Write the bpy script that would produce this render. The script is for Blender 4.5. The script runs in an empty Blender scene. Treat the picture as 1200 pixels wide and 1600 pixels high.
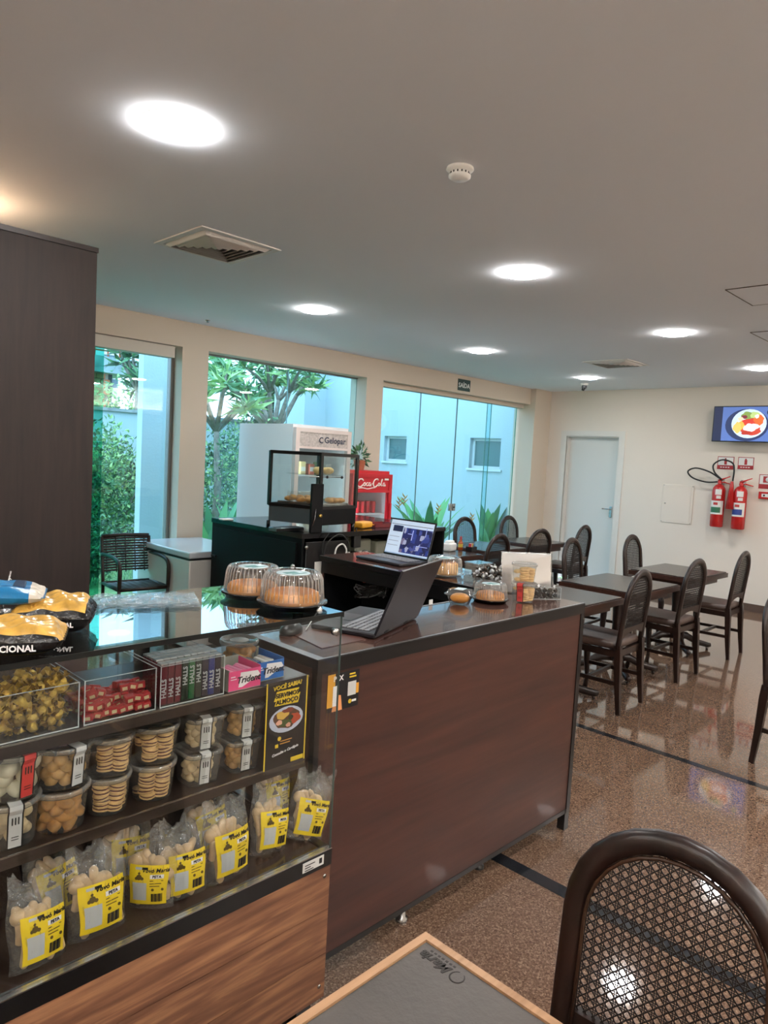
import bpy, bmesh, math, random
import numpy as np
from mathutils import Vector, Matrix
random.seed(7); rng = np.random.default_rng(7)
S = bpy.context.scene; COL = S.collection
PI = math.pi; R = math.radians

# ---------------------------------------------------------------- camera
F, YAW, PITCH, ROLL, EYE = 1107.6, 0.7749, 0.07542, -0.05448, 1.65
_f = Vector((math.cos(YAW)*math.cos(PITCH), math.sin(YAW)*math.cos(PITCH), -math.sin(PITCH)))
_r = Vector((math.sin(YAW), -math.cos(YAW), 0)); _d = _f.cross(_r)
RT = math.cos(ROLL)*_r + math.sin(ROLL)*_d
DN = -math.sin(ROLL)*_r + math.cos(ROLL)*_d
cam = bpy.data.cameras.new('camera'); camo = bpy.data.objects.new('camera', cam); COL.objects.link(camo)
cam.sensor_fit = 'VERTICAL'; cam.sensor_height = 36; cam.lens = 36*F/1600; cam.clip_start = .02; cam.clip_end = 300
m = Matrix((RT, -DN, -_f)).transposed().to_4x4(); m.translation = (0, 0, EYE); camo.matrix_world = m
S.camera = camo
# ---------------------------------------------------------------- world, exposure, lamps
S.view_settings.view_transform = 'Standard'; S.view_settings.look = 'None'
S.view_settings.gamma = 1; S.view_settings.use_curve_mapping = False
S.view_settings.exposure = 1.08
SKY = (0.56, 0.765, 1.0); SKY_STRENGTH = 2.3
LAMP_STRENGTH = 56.0; LAMP_COLOR = (1.0, 0.975, 0.955)
COVE_WATTS = 3.0
w = bpy.data.worlds.new('world'); S.world = w; w.use_nodes = True
bg = w.node_tree.nodes['Background']; bg.inputs[0].default_value = (*SKY, 1); bg.inputs[1].default_value = SKY_STRENGTH
S.cycles.max_bounces = 10; S.cycles.transparent_max_bounces = 40; S.cycles.diffuse_bounces = 5; S.cycles.glossy_bounces = 5
S.cycles.transmission_bounces = 6
S.cycles.caustics_reflective = True; S.cycles.blur_glossy = 1.0; S.cycles.caustics_refractive = False
S.cycles.sample_clamp_indirect = 6

# ---------------------------------------------------------------- calibrated picture rays -> metric points
def ray(x, y): return _f + RT*((x-600)/F) + DN*((y-800)/F)
def on_z(x, y, h): d = ray(x, y); t = (h-EYE)/d.z; return Vector((d.x*t, d.y*t, h))
def on_y(x, y, Y): d = ray(x, y); t = Y/d.y; return Vector((d.x*t, Y, EYE+d.z*t))
def on_x(x, y, X): d = ray(x, y); t = X/d.x; return Vector((X, d.y*t, EYE+d.z*t))

# ---------------------------------------------------------------- materials
MATS = {}
class N:
    def __init__(s, name):
        s.m = bpy.data.materials.new(name); s.m.use_nodes = True; s.t = s.m.node_tree; s.n = s.t.nodes
        s.b = s.n['Principled BSDF']; s.out = s.n['Material Output']
    def node(s, ty, **k):
        n = s.n.new(ty)
        for a, v in k.items():
            if a.startswith('i_'): n.inputs[int(a[2:]) if a[2:].isdigit() else a[2:].replace('_', ' ')].default_value = v
            else: setattr(n, a, v)
        return n
    def link(s, a, b): s.t.links.new(a, b)
def hexc(h):
    h = h.lstrip('#'); v = [int(h[i:i+2], 16)/255 for i in (0, 2, 4)]
    return tuple((c/12.92 if c <= .04045 else ((c+.055)/1.055)**2.4) for c in v)
def mat(name, col, rough=.5, metal=0, spec=.5, noise=0, nscale=20, bump=0, bscale=60, coat=0, sub=0, emit=0, stretch=None, alpha=1):
    if name in MATS: return MATS[name]
    q = N(name); c = hexc(col) if isinstance(col, str) else col; b = q.b
    b.inputs['Base Color'].default_value = (*c, 1); b.inputs['Roughness'].default_value = rough
    b.inputs['Metallic'].default_value = metal; b.inputs['Specular IOR Level'].default_value = spec
    b.inputs['Coat Weight'].default_value = coat; b.inputs['Coat Roughness'].default_value = .08
    if emit: b.inputs['Emission Color'].default_value = (*c, 1); b.inputs['Emission Strength'].default_value = emit
    tc = None
    if noise or bump:
        tc = q.node('ShaderNodeTexCoord'); mp = q.node('ShaderNodeMapping'); q.link(tc.outputs['Object'], mp.inputs[0])
        if stretch: mp.inputs['Scale'].default_value = stretch
    if noise:
        nz = q.node('ShaderNodeTexNoise', i_Scale=nscale, i_Detail=6.0); q.link(mp.outputs[0], nz.inputs['Vector'])
        mx = q.node('ShaderNodeMix', data_type='RGBA'); mx.inputs[6].default_value = (*[x*(1-noise) for x in c], 1)
        mx.inputs[7].default_value = (*[min(1, x*(1+noise)) for x in c], 1)
        rp = q.node('ShaderNodeValToRGB'); rp.color_ramp.elements[0].position = .3; rp.color_ramp.elements[1].position = .7
        q.link(nz.outputs[0], rp.inputs[0]); q.link(rp.outputs[0], mx.inputs[0]); q.link(mx.outputs[2], b.inputs['Base Color'])
    if bump:
        nb = q.node('ShaderNodeTexNoise', i_Scale=bscale, i_Detail=4.0); q.link(mp.outputs[0], nb.inputs['Vector'])
        bp = q.node('ShaderNodeBump'); bp.inputs['Strength'].default_value = bump; bp.inputs['Distance'].default_value = .01
        q.link(nb.outputs[0], bp.inputs['Height']); q.link(bp.outputs[0], b.inputs['Normal'])
    if alpha < 1: b.inputs['Alpha'].default_value = alpha
    MATS[name] = q.m; return q.m
def glass(name, tint, gloss=.04, rough=0.0, scatter=0, sc=(1, 1, 1), bump=0, power=5):
    """thin-walled architectural pane: tinted transmission plus Schlick mirror reflection"""
    if name in MATS: return MATS[name]
    q = N(name); q.n.remove(q.b)
    tr = q.node('ShaderNodeBsdfTransparent'); tr.inputs[0].default_value = (*tint, 1)
    gl = q.node('ShaderNodeBsdfGlossy'); gl.inputs['Roughness'].default_value = rough
    lw = q.node('ShaderNodeLayerWeight', i_Blend=.5); pw = q.node('ShaderNodeMath', operation='POWER'); pw.inputs[1].default_value = power
    ma = q.node('ShaderNodeMath', operation='MULTIPLY_ADD'); ma.inputs[1].default_value = 1-gloss; ma.inputs[2].default_value = gloss
    q.link(lw.outputs['Facing'], pw.inputs[0]); q.link(pw.outputs[0], ma.inputs[0])
    src = tr.outputs[0]
    if scatter:
        df = q.node('ShaderNodeBsdfDiffuse'); df.inputs[0].default_value = (*sc, 1)
        m0 = q.node('ShaderNodeMixShader'); m0.inputs[0].default_value = scatter
        q.link(tr.outputs[0], m0.inputs[1]); q.link(df.outputs[0], m0.inputs[2]); src = m0.outputs[0]
    mx = q.node('ShaderNodeMixShader'); q.link(ma.outputs[0], mx.inputs[0]); q.link(src, mx.inputs[1]); q.link(gl.outputs[0], mx.inputs[2])
    if bump:
        tc = q.node('ShaderNodeTexCoord'); nb = q.node('ShaderNodeTexNoise', i_Scale=bump, i_Detail=3.0); q.link(tc.outputs['Object'], nb.inputs['Vector'])
        bp = q.node('ShaderNodeBump'); bp.inputs['Strength'].default_value = 1.0; bp.inputs['Distance'].default_value = .02
        q.link(nb.outputs[0], bp.inputs['Height']); q.link(bp.outputs[0], gl.inputs['Normal']); q.link(bp.outputs[0], lw.inputs['Normal'])
    q.link(mx.outputs[0], q.out.inputs[0]); MATS[name] = q.m; return q.m
def wood(name, c1, c2, rough=.35, axis='X', scale=1.0, coat=0, dist=4.0, c3=None):
    if name in MATS: return MATS[name]
    q = N(name); tc = q.node('ShaderNodeTexCoord'); mp = q.node('ShaderNodeMapping'); q.link(tc.outputs['Object'], mp.inputs[0])
    s = {'X': (1.2, 14, 14), 'Y': (14, 1.2, 14), 'Z': (14, 14, 1.2)}[axis]; mp.inputs['Scale'].default_value = [v*scale for v in s]
    oi = q.node('ShaderNodeObjectInfo'); ad = q.node('ShaderNodeVectorMath', operation='ADD'); q.link(mp.outputs[0], ad.inputs[0])
    cmb = q.node('ShaderNodeCombineXYZ'); mu = q.node('ShaderNodeMath', operation='MULTIPLY'); mu.inputs[1].default_value = 40
    q.link(oi.outputs['Random'], mu.inputs[0]); [q.link(mu.outputs[0], cmb.inputs[k]) for k in range(3)]; q.link(cmb.outputs[0], ad.inputs[1])
    n1 = q.node('ShaderNodeTexNoise', i_Scale=1.3, i_Detail=9.0, i_Distortion=dist*.25); q.link(ad.outputs[0], n1.inputs['Vector'])
    n2 = q.node('ShaderNodeTexNoise', i_Scale=6.0, i_Detail=6.0); q.link(ad.outputs[0], n2.inputs['Vector'])
    r = q.node('ShaderNodeValToRGB'); e = r.color_ramp.elements; e[0].position = .33; e[1].position = .68
    e[0].color = (*hexc(c1), 1); e[1].color = (*hexc(c2), 1)
    if c3: k = r.color_ramp.elements.new(.5); k.color = (*hexc(c3), 1)
    mx = q.node('ShaderNodeMath', operation='MULTIPLY_ADD'); mx.inputs[1].default_value = .35; q.link(n2.outputs[0], mx.inputs[0])
    m2 = q.node('ShaderNodeMath', operation='MULTIPLY'); m2.inputs[1].default_value = .68; q.link(n1.outputs[0], m2.inputs[0]); q.link(m2.outputs[0], mx.inputs[2])
    q.link(mx.outputs[0], r.inputs[0]); q.link(r.outputs[0], q.b.inputs['Base Color'])
    q.b.inputs['Roughness'].default_value = rough; q.b.inputs['Coat Weight'].default_value = coat
    bp = q.node('ShaderNodeBump'); bp.inputs['Strength'].default_value = .12; bp.inputs['Distance'].default_value = .003
    q.link(n2.outputs[0], bp.inputs['Height']); q.link(bp.outputs[0], q.b.inputs['Normal'])
    MATS[name] = q.m; return q.m

# ---------------------------------------------------------------- mesh builder
class MB:
    def __init__(s): s.v = []; s.f = []; s.mi = []; s.m = 0; s.smooth = []
    def add(s, vs, fs, sm=False):
        o = len(s.v); s.v += [tuple(v) for v in vs]; s.f += [tuple(i+o for i in f) for f in fs]
        s.mi += [s.m]*len(fs); s.smooth += [sm]*len(fs); return s
    def box(s, x0, x1, y0, y1, z0, z1):
        x0, x1 = sorted((x0, x1)); y0, y1 = sorted((y0, y1)); z0, z1 = sorted((z0, z1))
        vs = [(x, y, z) for z in (z0, z1) for y in (y0, y1) for x in (x0, x1)]
        return s.add(vs, [(0, 2, 3, 1), (4, 5, 7, 6), (0, 1, 5, 4), (2, 6, 7, 3), (0, 4, 6, 2), (1, 3, 7, 5)])
    def obox(s, c, ux, uy, uz):
        """box centred c with half-vectors"""
        c = Vector(c); ux, uy, uz = Vector(ux), Vector(uy), Vector(uz)
        vs = [c+ux*a+uy*b+uz*d for d in (-1, 1) for b in (-1, 1) for a in (-1, 1)]
        return s.add(vs, [(0, 2, 3, 1), (4, 5, 7, 6), (0, 1, 5, 4), (2, 6, 7, 3), (0, 4, 6, 2), (1, 3, 7, 5)])
    def rbox(s, x0, x1, y0, y1, z0, z1, r=.01, seg=2, taper=None, sm=True):
        bm = bmesh.new(); bmesh.ops.create_cube(bm, size=1)
        for v in bm.verts:
            v.co = Vector(((x0+x1)/2+v.co.x*(x1-x0), (y0+y1)/2+v.co.y*(y1-y0), (z0+z1)/2+v.co.z*(z1-z0)))
            if taper: taper(v)
        bmesh.ops.bevel(bm, geom=bm.edges[:], offset=r, segments=seg, profile=.5, affect='EDGES')
        bm.verts.index_update()
        bm.normal_update(); k0 = len(s.smooth)
        s.add([v.co.copy() for v in bm.verts], [[v.index for v in f.verts] for f in bm.faces], sm)
        for i, f in enumerate(bm.faces):
            if max(abs(c) for c in f.normal) > .999: s.smooth[k0+i] = False
        bm.free(); return s
    def lathe(s, prof, c=(0, 0, 0), seg=24, sm=True, flute=0, nfl=0, axis='Z', sq=0, cap=False):
        """prof list of (r,z); closed at ends if r==0"""
        vs = []; cx, cy, cz = c
        for (r, z) in prof:
            for k in range(seg):
                a = 2*PI*k/seg; rr = r*(1+(flute if (k % 2) else 0)) if flute else r
                if sq:
                    ca, sa = math.cos(a), math.sin(a); n = 2+sq
                    rr = r/((abs(ca)**n+abs(sa)**n)**(1/n))
                x, y = rr*math.cos(a), rr*math.sin(a)
                vs.append((cx+x, cy+y, cz+z) if axis == 'Z' else ((cx+x, cy+z, cz+y) if axis == 'Y' else (cx+z, cy+x, cz+y)))
        fs = []
        for i in range(len(prof)-1):
            for k in range(seg):
                a = i*seg+k; b = i*seg+(k+1) % seg
                fs.append((a, b, b+seg, a+seg))
        if cap and prof[0][0] > 1e-6: fs.append(tuple(range(seg))[::-1])
        if cap and prof[-1][0] > 1e-6: fs.append(tuple((len(prof)-1)*seg+k for k in range(seg)))
        return s.add(vs, fs, sm)
    def cyl(s, p0, p1, r0, r1=None, seg=12, sm=True):
        r1 = r0 if r1 is None else r1; return s.tube([p0, p1], [r0, r1], seg, sm)
    def tube(s, path, r, seg=8, sm=True, cap=True, flat=1.0, up=None):
        P = [Vector(p) for p in path]; n = len(P); rs = r if isinstance(r, (list, tuple)) else [r]*n
        vs = []; pu = None
        for i, p in enumerate(P):
            t = (P[min(i+1, n-1)]-P[max(i-1, 0)]).normalized()
            if up is not None: u = Vector(up); a = (u - t*u.dot(t)).normalized()
            elif pu is None: u = Vector((0, 0, 1)) if abs(t.z) < .9 else Vector((1, 0, 0)); a = (u-t*u.dot(t)).normalized()
            else: a = (pu - t*pu.dot(t)).normalized()
            pu = a; b = t.cross(a)
            for k in range(seg):
                g = 2*PI*(k+.5)/seg; vs.append(p + a*math.cos(g)*rs[i]*flat + b*math.sin(g)*rs[i])
        fs = [(i*seg+k, i*seg+(k+1) % seg, (i+1)*seg+(k+1) % seg, (i+1)*seg+k) for i in range(n-1) for k in range(seg)]
        if cap: fs += [tuple(range(seg))[::-1], tuple((n-1)*seg+k for k in range(seg))]
        return s.add(vs, fs, sm)
    def prism(s, poly, z0, z1, T=None):
        n = len(poly); vs = [(x, y, z0) for x, y in poly]+[(x, y, z1) for x, y in poly]
        if T: vs = [T(*v) for v in vs]
        return s.add(vs, [tuple(range(n))[::-1], tuple(range(n, 2*n))]+[(i, (i+1) % n, (i+1) % n+n, i+n) for i in range(n)])
    def sphere(s, c, r, sx=1, sy=1, sz=1, seg=12, rings=8, rot=None, jit=0):
        vs = []; c = Vector(c)
        for i in range(rings+1):
            th = PI*i/rings
            for k in range(seg):
                a = 2*PI*k/seg; v = Vector((sx*math.sin(th)*math.cos(a), sy*math.sin(th)*math.sin(a), sz*math.cos(th)))*r
                if jit: v *= 1+jit*math.sin(3*a+2*th)*math.sin(th)
                if rot: v = rot @ v
                vs.append(c+v)
        return s.add(vs, [(i*seg+k, (i+1)*seg+k, (i+1)*seg+(k+1) % seg, i*seg+(k+1) % seg) for i in range(rings) for k in range(seg)], True)
    def build(s, name, mats, parent=None, loc=None, rz=0, **p):
        me = bpy.data.meshes.new(name); me.from_pydata(s.v, [], s.f)
        if not isinstance(mats, (list, tuple)): mats = [mats]
        for mm in mats: me.materials.append(mm)
        me.polygons.foreach_set('material_index', s.mi); me.polygons.foreach_set('use_smooth', s.smooth)
        me.update(); me.validate()
        o = bpy.data.objects.new(name, me); COL.objects.link(o)
        if parent: o.parent = parent
        if loc is not None: o.location = loc
        if rz: o.rotation_euler = (0, 0, rz)
        for k, v in p.items(): o[k] = v
        return o
def tag(o, label, cat, group=None, kind=None):
    o['label'] = label; o['category'] = cat
    if group: o['group'] = group
    if kind: o['kind'] = kind
    return o
def thing(name, label, cat, loc=(0, 0, 0), rz=0, group=None, rot=None):
    o = bpy.data.objects.new(name, None); COL.objects.link(o); o.location = loc
    o.rotation_euler = rot if rot else (0, 0, rz); o.empty_display_size = .05
    return tag(o, label, cat, group)
def struct(name, mb, mats, parent=None, **k):
    o = mb.build(name, mats, parent, **k); o['kind'] = 'structure'; return o
def dup(root, loc=None, rz=None, label=None, group=None, rot=None):
    def cp(o, par):
        c = o.copy(); COL.objects.link(c); c.parent = par
        for ch in CH.get(o.name, [x for x in o.children]): cp(ch, c)
        return c
    c = cp(root, None)
    if loc is not None: c.location = loc
    if rz is not None: c.rotation_euler = (0, 0, rz)
    if rot is not None: c.rotation_euler = rot
    if label: c['label'] = label
    if group: c['group'] = group
    return c
CH = {}
def text_mb(txt, size, depth=.0006, shear=0, bold=0, align='CENTER', space=1):
    cu = bpy.data.curves.new('t', 'FONT'); cu.body = txt; cu.size = size; cu.extrude = depth; cu.align_x = align; cu.align_y = 'CENTER'
    cu.shear = shear; cu.offset = bold; cu.resolution_u = 2; cu.space_character = space
    o = bpy.data.objects.new('t', cu); COL.objects.link(o); dg = bpy.context.evaluated_depsgraph_get()
    me = bpy.data.meshes.new_from_object(o.evaluated_get(dg)); bpy.data.objects.remove(o)
    b = MB(); b.add([v.co.copy() for v in me.vertices], [tuple(p.vertices) for p in me.polygons]); bpy.data.meshes.remove(me); return b
def text(name, txt, size, m, parent, c, ux, uy, **k):
    """flat lettering: centre c, right vector ux, up vector uy (in parent space)"""
    b = text_mb(txt, size, **k); ux = Vector(ux).normalized(); uy = Vector(uy).normalized(); uz = ux.cross(uy); c = Vector(c)
    b.v = [tuple(c+ux*v[0]+uy*v[1]+uz*v[2]) for v in b.v]
    return b.build(name, m, parent)
def leaves(points, dirs, L, W, curl=.15):
    """numpy leaf cloud: diamond leaves as 2 quads folded on the midrib"""
    n = len(points); d = dirs/np.linalg.norm(dirs, axis=1)[:, None]
    a = rng.normal(size=(n, 3)); s = np.cross(d, a); s /= np.linalg.norm(s, axis=1)[:, None]; nn = np.cross(d, s)
    L = np.broadcast_to(L, n)[:, None]; W = np.broadcast_to(W, n)[:, None]
    P0 = points; P3 = points+d*L-nn*L*curl; M = points+d*L*.45
    V = np.stack([P0, M+s*W+nn*W*.4, P3, M-s*W+nn*W*.4, points+d*L*.5-nn*W*.1], 1).reshape(-1, 3)
    f = []
    for i in range(n): k = i*5; f += [(k, k+1, k+2, k+4), (k, k+4, k+2, k+3)]
    return V, f
def leaf_obj(name, V, f, m, parent=None):
    me = bpy.data.meshes.new(name); me.from_pydata(V.tolist(), [], f)
    for mm in (m if isinstance(m, list) else [m]): me.materials.append(mm)
    if isinstance(m, list): me.polygons.foreach_set('material_index', np.repeat(rng.integers(0, len(m), len(f)//2), 2)[:len(f)].astype(np.int32))
    o = bpy.data.objects.new(name, me); COL.objects.link(o); o.parent = parent; o['kind'] = 'stuff'; return o

# ================================================================ THE ROOM
H = 2.79; WY = 5.93; GY = 6.10; BX = 9.45; X0 = -2.6; Y0 = -2.2; LIN = 2.56
M_ceil = mat('ceiling_paint', '#e6eaf0', .9)
M_beige = mat('beige_wall_paint', '#c9bcab', .85)
M_back = mat('cream_wall_paint', '#dcd3c7', .85)
M_trim = mat('cream_lacquer', '#d6d2ca', .45)
M_black = mat('black_laminate', '#0d0d0f', .28)
M_blackmat = mat('black_powder_coat', '#0b0b0c', .45)
M_chrome = mat('brushed_steel', '#b9b9b8', .25, 1)
M_white = mat('white_plastic', '#e9e9e6', .4)
M_alu = mat('grey_aluminium', '#8f8d8a', .4, .7)

def floor_mat():
    q = N('polished_granite'); tc = q.node('ShaderNodeTexCoord')
    v1 = q.node('ShaderNodeTexVoronoi', i_Scale=190.0); v2 = q.node('ShaderNodeTexVoronoi', i_Scale=60.0); nz = q.node('ShaderNodeTexNoise', i_Scale=110.0, i_Detail=8.0)
    for x in (v1, v2, nz): q.link(tc.outputs['Object'], x.inputs['Vector'])
    r1 = q.node('ShaderNodeValToRGB'); e = r1.color_ramp.elements; e[0].position = .0; e[0].color = (*hexc('#443128'), 1); e[1].position = 1; e[1].color = (*hexc('#ad937b'), 1)
    for p, c in ((.22, '#5e4639'), (.5, '#725a4c'), (.75, '#846b5b')): k = r1.color_ramp.elements.new(p); k.color = (*hexc(c), 1)
    s1 = q.node('ShaderNodeSeparateColor'); q.link(v1.outputs['Color'], s1.inputs[0]); q.link(s1.outputs[0], r1.inputs[0])
    r2 = q.node('ShaderNodeValToRGB'); e = r2.color_ramp.elements; e[0].position = .3; e[0].color = (*hexc('#4d372b'), 1); e[1].position = .72; e[1].color = (*hexc('#8f735c'), 1)
    q.link(nz.outputs[0], r2.inputs[0])
    mx = q.node('ShaderNodeMix', data_type='RGBA'); mx.inputs[0].default_value = .45; q.link(r1.outputs[0], mx.inputs[6]); q.link(r2.outputs[0], mx.inputs[7])
    q.link(mx.outputs[2], q.b.inputs['Base Color']); q.b.inputs['Roughness'].default_value = .07; q.b.inputs['Specular IOR Level'].default_value = .75
    q.b.inputs['Coat Weight'].default_value = .4; q.b.inputs['Coat Roughness'].default_value = .03
    return q.m
M_floor = floor_mat()
struct('floor', MB().box(X0, BX, Y0, GY+.12, -.1, 0), M_floor)
M_strip = mat('dark_stone_inlay', '#23252a', .12)
struct('trim_1', MB().box(4.10, 4.15, Y0, 5.9, -.02, .0012), M_strip)
struct('trim_2', MB().box(2.41, 2.48, Y0, 5.9, -.02, .0012), M_strip)

# ceiling with square cut-outs is kept whole; diffusers and lamps sit just under it
struct('ceiling', MB().box(X0, BX+.2, Y0-.2, GY+.25, H, H+.12), M_ceil)
struct('wall_back', MB().box(BX, BX+.22, Y0, 4.70, 0, H).box(BX, BX+.22, 5.53, GY+.25, 0, H).box(BX, BX+.22, 4.70, 5.53, 2.13, H), M_back)
struct('baseboard_back', MB().box(BX-.015, BX, Y0, 4.62, 0, .10), mat('granite_skirting', '#5a4a41', .3, noise=.3, nscale=120))
struct('wall_front', MB().box(X0, BX, Y0-.2, Y0, 0, H), M_back)
struct('wall_left', MB().box(X0-.2, X0, Y0-.2, GY+.25, 0, H), M_beige)
# window wall: header beam, piers, projecting corner column
W1 = (1.62, 3.33); W2 = (3.60, 5.66); D1 = (5.93, 9.02)
wb = MB()
wb.box(X0, 9.02, WY, GY+.1, LIN, H)
for a, b in ((X0, W1[0]), (W1[1], W2[0]), (W2[1], D1[0])): wb.box(a, b, WY, GY+.1, 0, LIN)
struct('wall_window_side', wb, M_beige)
struct('trim_3', MB().box(9.02, BX, WY-.09, GY+.1, 0, H), M_beige)          # corner column

# ---- door in the back wall
d = MB().box(BX+.09, BX+.13, 4.71, 5.52, .01, 2.12)
door = struct('door_1', d, mat('pale_door_lacquer', '#cfd0cb', .5))
fr = MB().box(BX-.012, BX+.01, 4.61, 4.70, 0, 2.21).box(BX-.012, BX+.01, 5.53, 5.62, 0, 2.21).box(BX-.012, BX+.01, 4.70, 5.53, 2.13, 2.21)
fr.box(BX+.01, BX+.09, 4.70, 4.715, 0, 2.13).box(BX+.01, BX+.09, 5.515, 5.53, 0, 2.13).box(BX+.01, BX+.09, 4.715, 5.515, 2.115, 2.13)
fr.build('door_frame', M_trim, door)
hd = MB().rbox(BX+.075, BX+.09, 4.77, 4.81, .98, 1.14, .004).cyl((BX+.085, 4.79, 1.10), (BX+.04, 4.79, 1.10), .009).tube([(BX+.04, 4.785, 1.10), (BX+.035, 4.80, 1.10), (BX+.035, 4.90, 1.10)], .009)
hd.build('door_handle', M_chrome, door)

# ---- glazing
G_pane = glass('tinted_window_glass', (.80, .955, .985), .045)
G_edge = glass('green_glass_edge', (.25, .62, .50), .05, scatter=.35, sc=(.12, .42, .33))
M_channel = mat('satin_aluminium_channel', '#7d7a76', .45, .4)
win = struct('window_1', MB().box(W1[0], W1[1], GY-.02, GY+.03, 0, .03).box(W1[1]-.035, W1[1], GY-.03, GY+.03, .03, LIN).box(W1[0], W1[0]+.035, GY-.03, GY+.03, .03, LIN), M_channel)
a = W1[0]+.04; b_ = W1[1]-.04
MB().box(a, b_, GY-.005, GY+.005, .03, 2.50).build('pane', G_pane, win)
MB().box(a, 2.67, GY-.028, GY-.018, .03, 2.50).build('sliding_pane', glass('stacked_green_glass', (.36, .74, .64), .05), win)
MB().box(W1[0], W1[1]-.06, GY-.14, GY-.03, 2.455, 2.555).build('blind_box', mat('blind_box_paint', '#c4bcb0', .6), win)
win = struct('window_2', MB().box(W2[0], W2[1], GY-.02, GY+.03, 0, .03).box(W2[0], W2[1], GY-.02, GY+.03, LIN-.015, LIN), M_channel)
xj = on_y(450, 600, GY).x
MB().box(W2[0], xj-.003, GY-.005, GY+.005, .03, LIN-.015).build('pane', G_pane, win)
MB().box(xj+.003, W2[1], GY-.005, GY+.005, .03, LIN-.015).build('pane', G_pane, win)
MB().box(xj-.003, xj+.003, GY-.006, GY+.006, .03, LIN-.015).build('joint', mat('silicone_joint', '#8fb9bd', .5), win)
win = struct('door_2', MB().box(D1[0], D1[1], GY-.05, GY+.05, 0, .02), M_channel)
MB().box(D1[0], D1[1], GY-.06, GY+.05, 2.505, LIN).build('head_frame', M_beige, win)
xs = [D1[0], on_y(656, 611, GY).x, on_y(713.5, 619, GY).x, on_y(767, 627, GY).x, D1[1]-.06]
for i in range(4):
    yy = GY-.02 if i in (1, 2) else GY+.02; ov = .05
    x0, x1 = xs[i], xs[i+1]
    if i == 0: x1 += ov
    if i == 3: x0 -= ov
    p = MB().box(x0+.004, x1-.004, yy-.005, yy+.005, .02, 2.505).build('pane', G_pane, win)
    ed = MB()
    for xx in (x0+.002, x1-.006): ed.box(xx, xx+.005, yy-.006, yy+.006, .02, 2.505)
    ed.build('glass_edge', G_edge if i != 1 else mat('dark_pane_edge', '#5d6a66', .4), p)
lk = MB()
for sx in (-1, 1): lk.rbox(xs[2]+sx*.035-.03, xs[2]+sx*.035+.03, GY-.045, GY-.02, .99, 1.09, .006)
lk.build('lock', M_chrome, win); MB().cyl((xs[2]+.03, GY-.05, 1.04), (xs[2]+.03, GY-.04, 1.04), .012).build('lock_cylinder', M_black, win)

# ---- ceiling lamps
M_lampface = None
def lampmat():
    q = N('lit_diffuser'); q.b.inputs['Emission Color'].default_value = (*LAMP_COLOR, 1); q.b.inputs['Emission Strength'].default_value = LAMP_STRENGTH
    q.b.inputs['Base Color'].default_value = (.8, .8, .8, 1); return q.m
M_lampface = lampmat()
lamp_px = [((274, 196), 'largest ceiling downlight, nearest the viewer, upper left of the ceiling'), ((817, 426), 'round downlight in the middle of the ceiling, right of centre'),
           ((493, 484), 'round downlight above the second window, left of centre'), ((751, 548), 'round downlight in front of the green exit sign'),
           ((1054, 520), 'round downlight between the far air diffuser and the ceiling hatches'), ((919, 590), 'small far downlight beside the ceiling camera near the corner'),
           ((1190, 575), 'downlight at the right edge in front of the television')]
def downlight(x, y, lab, r=.115):
    t = thing('downlight', lab, 'ceiling light', (x, y, H), group='round downlights in the ceiling')
    MB().lathe([(r, -.0004), (r+.006, -.0004), (r+.005, -.0018), (r, -.0018)], seg=36).build('trim_ring', M_white, t)
    MB().lathe([(r-.001, -.001), (r-.002, -.010), (r-.010, -.015), (.0001, -.016)], seg=36).build('diffuser', M_lampface, t)
for p, lab in lamp_px: q = on_z(*p, H); downlight(q.x, q.y, lab)
k = 0
for x in (-1.0, 1.3, 3.6, 5.8, 8.0):
    for y in (.42, -1.5): k += 1; downlight(x, y, 'round downlight in the ceiling behind or beside the viewer, out of the photo')
downlight(-1.0, 2.45, 'round downlight in the ceiling behind or beside the viewer, out of the photo')

# ---- air diffusers: square frame with nested sloping louvre rings
def diffuser(pts, lab, rings=6):
    c = sum(pts, Vector())/4; sz = ((pts[1]-pts[0]).length+(pts[2]-pts[1]).length)/2
    t = thing('air_diffuser', lab, 'air vent', (c.x, c.y, H), group='square ceiling air diffusers')
    h = sz/2
    b = MB()
    for sx, sy in ((1, 0), (-1, 0), (0, 1), (0, -1)):
        if sx: b.box(sx*(h-.035), sx*h, -h, h, -.008, -.001)
        else: b.box(-h+.035, h-.035, sy*(h-.035), sy*h, -.008, -.001)
    b.build('frame', M_alu2, t)
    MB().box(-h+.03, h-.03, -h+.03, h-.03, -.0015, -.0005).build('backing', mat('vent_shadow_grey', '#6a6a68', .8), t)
    for i in range(rings):
        o = (h-.04)*(1-i/rings); w_ = (h-.04)/rings*.72
        b = MB()
        for q in range(4):
            R4 = Matrix.Rotation(q*PI/2, 3, 'Z')
            vs = [R4 @ Vector(v) for v in ((o, -o, -.003), (o, o, -.003), (o-w_, o-w_, -.022), (o-w_, -(o-w_), -.022), (o, -o, -.0015), (o, o, -.0015), (o-w_, o-w_, -.0205), (o-w_, -(o-w_), -.0205))]
            b.add(vs, [(0, 3, 2, 1), (4, 5, 6, 7), (0, 1, 5, 4), (3, 7, 6, 2), (0, 4, 7, 3), (1, 2, 6, 5)])
        b.build('louvre_ring', M_alu2, t)
    return t
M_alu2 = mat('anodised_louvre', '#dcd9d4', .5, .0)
diffuser([on_z(x, y, H) for x, y in ((240, 380), (320, 352), (438, 388), (360, 411))], 'large square louvred air diffuser left of centre on the ceiling')
diffuser([on_z(x, y, H) for x, y in ((910, 564), (975, 560), (1014, 571), (950, 574))], 'far flat-looking air diffuser in front of the back wall')
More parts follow.
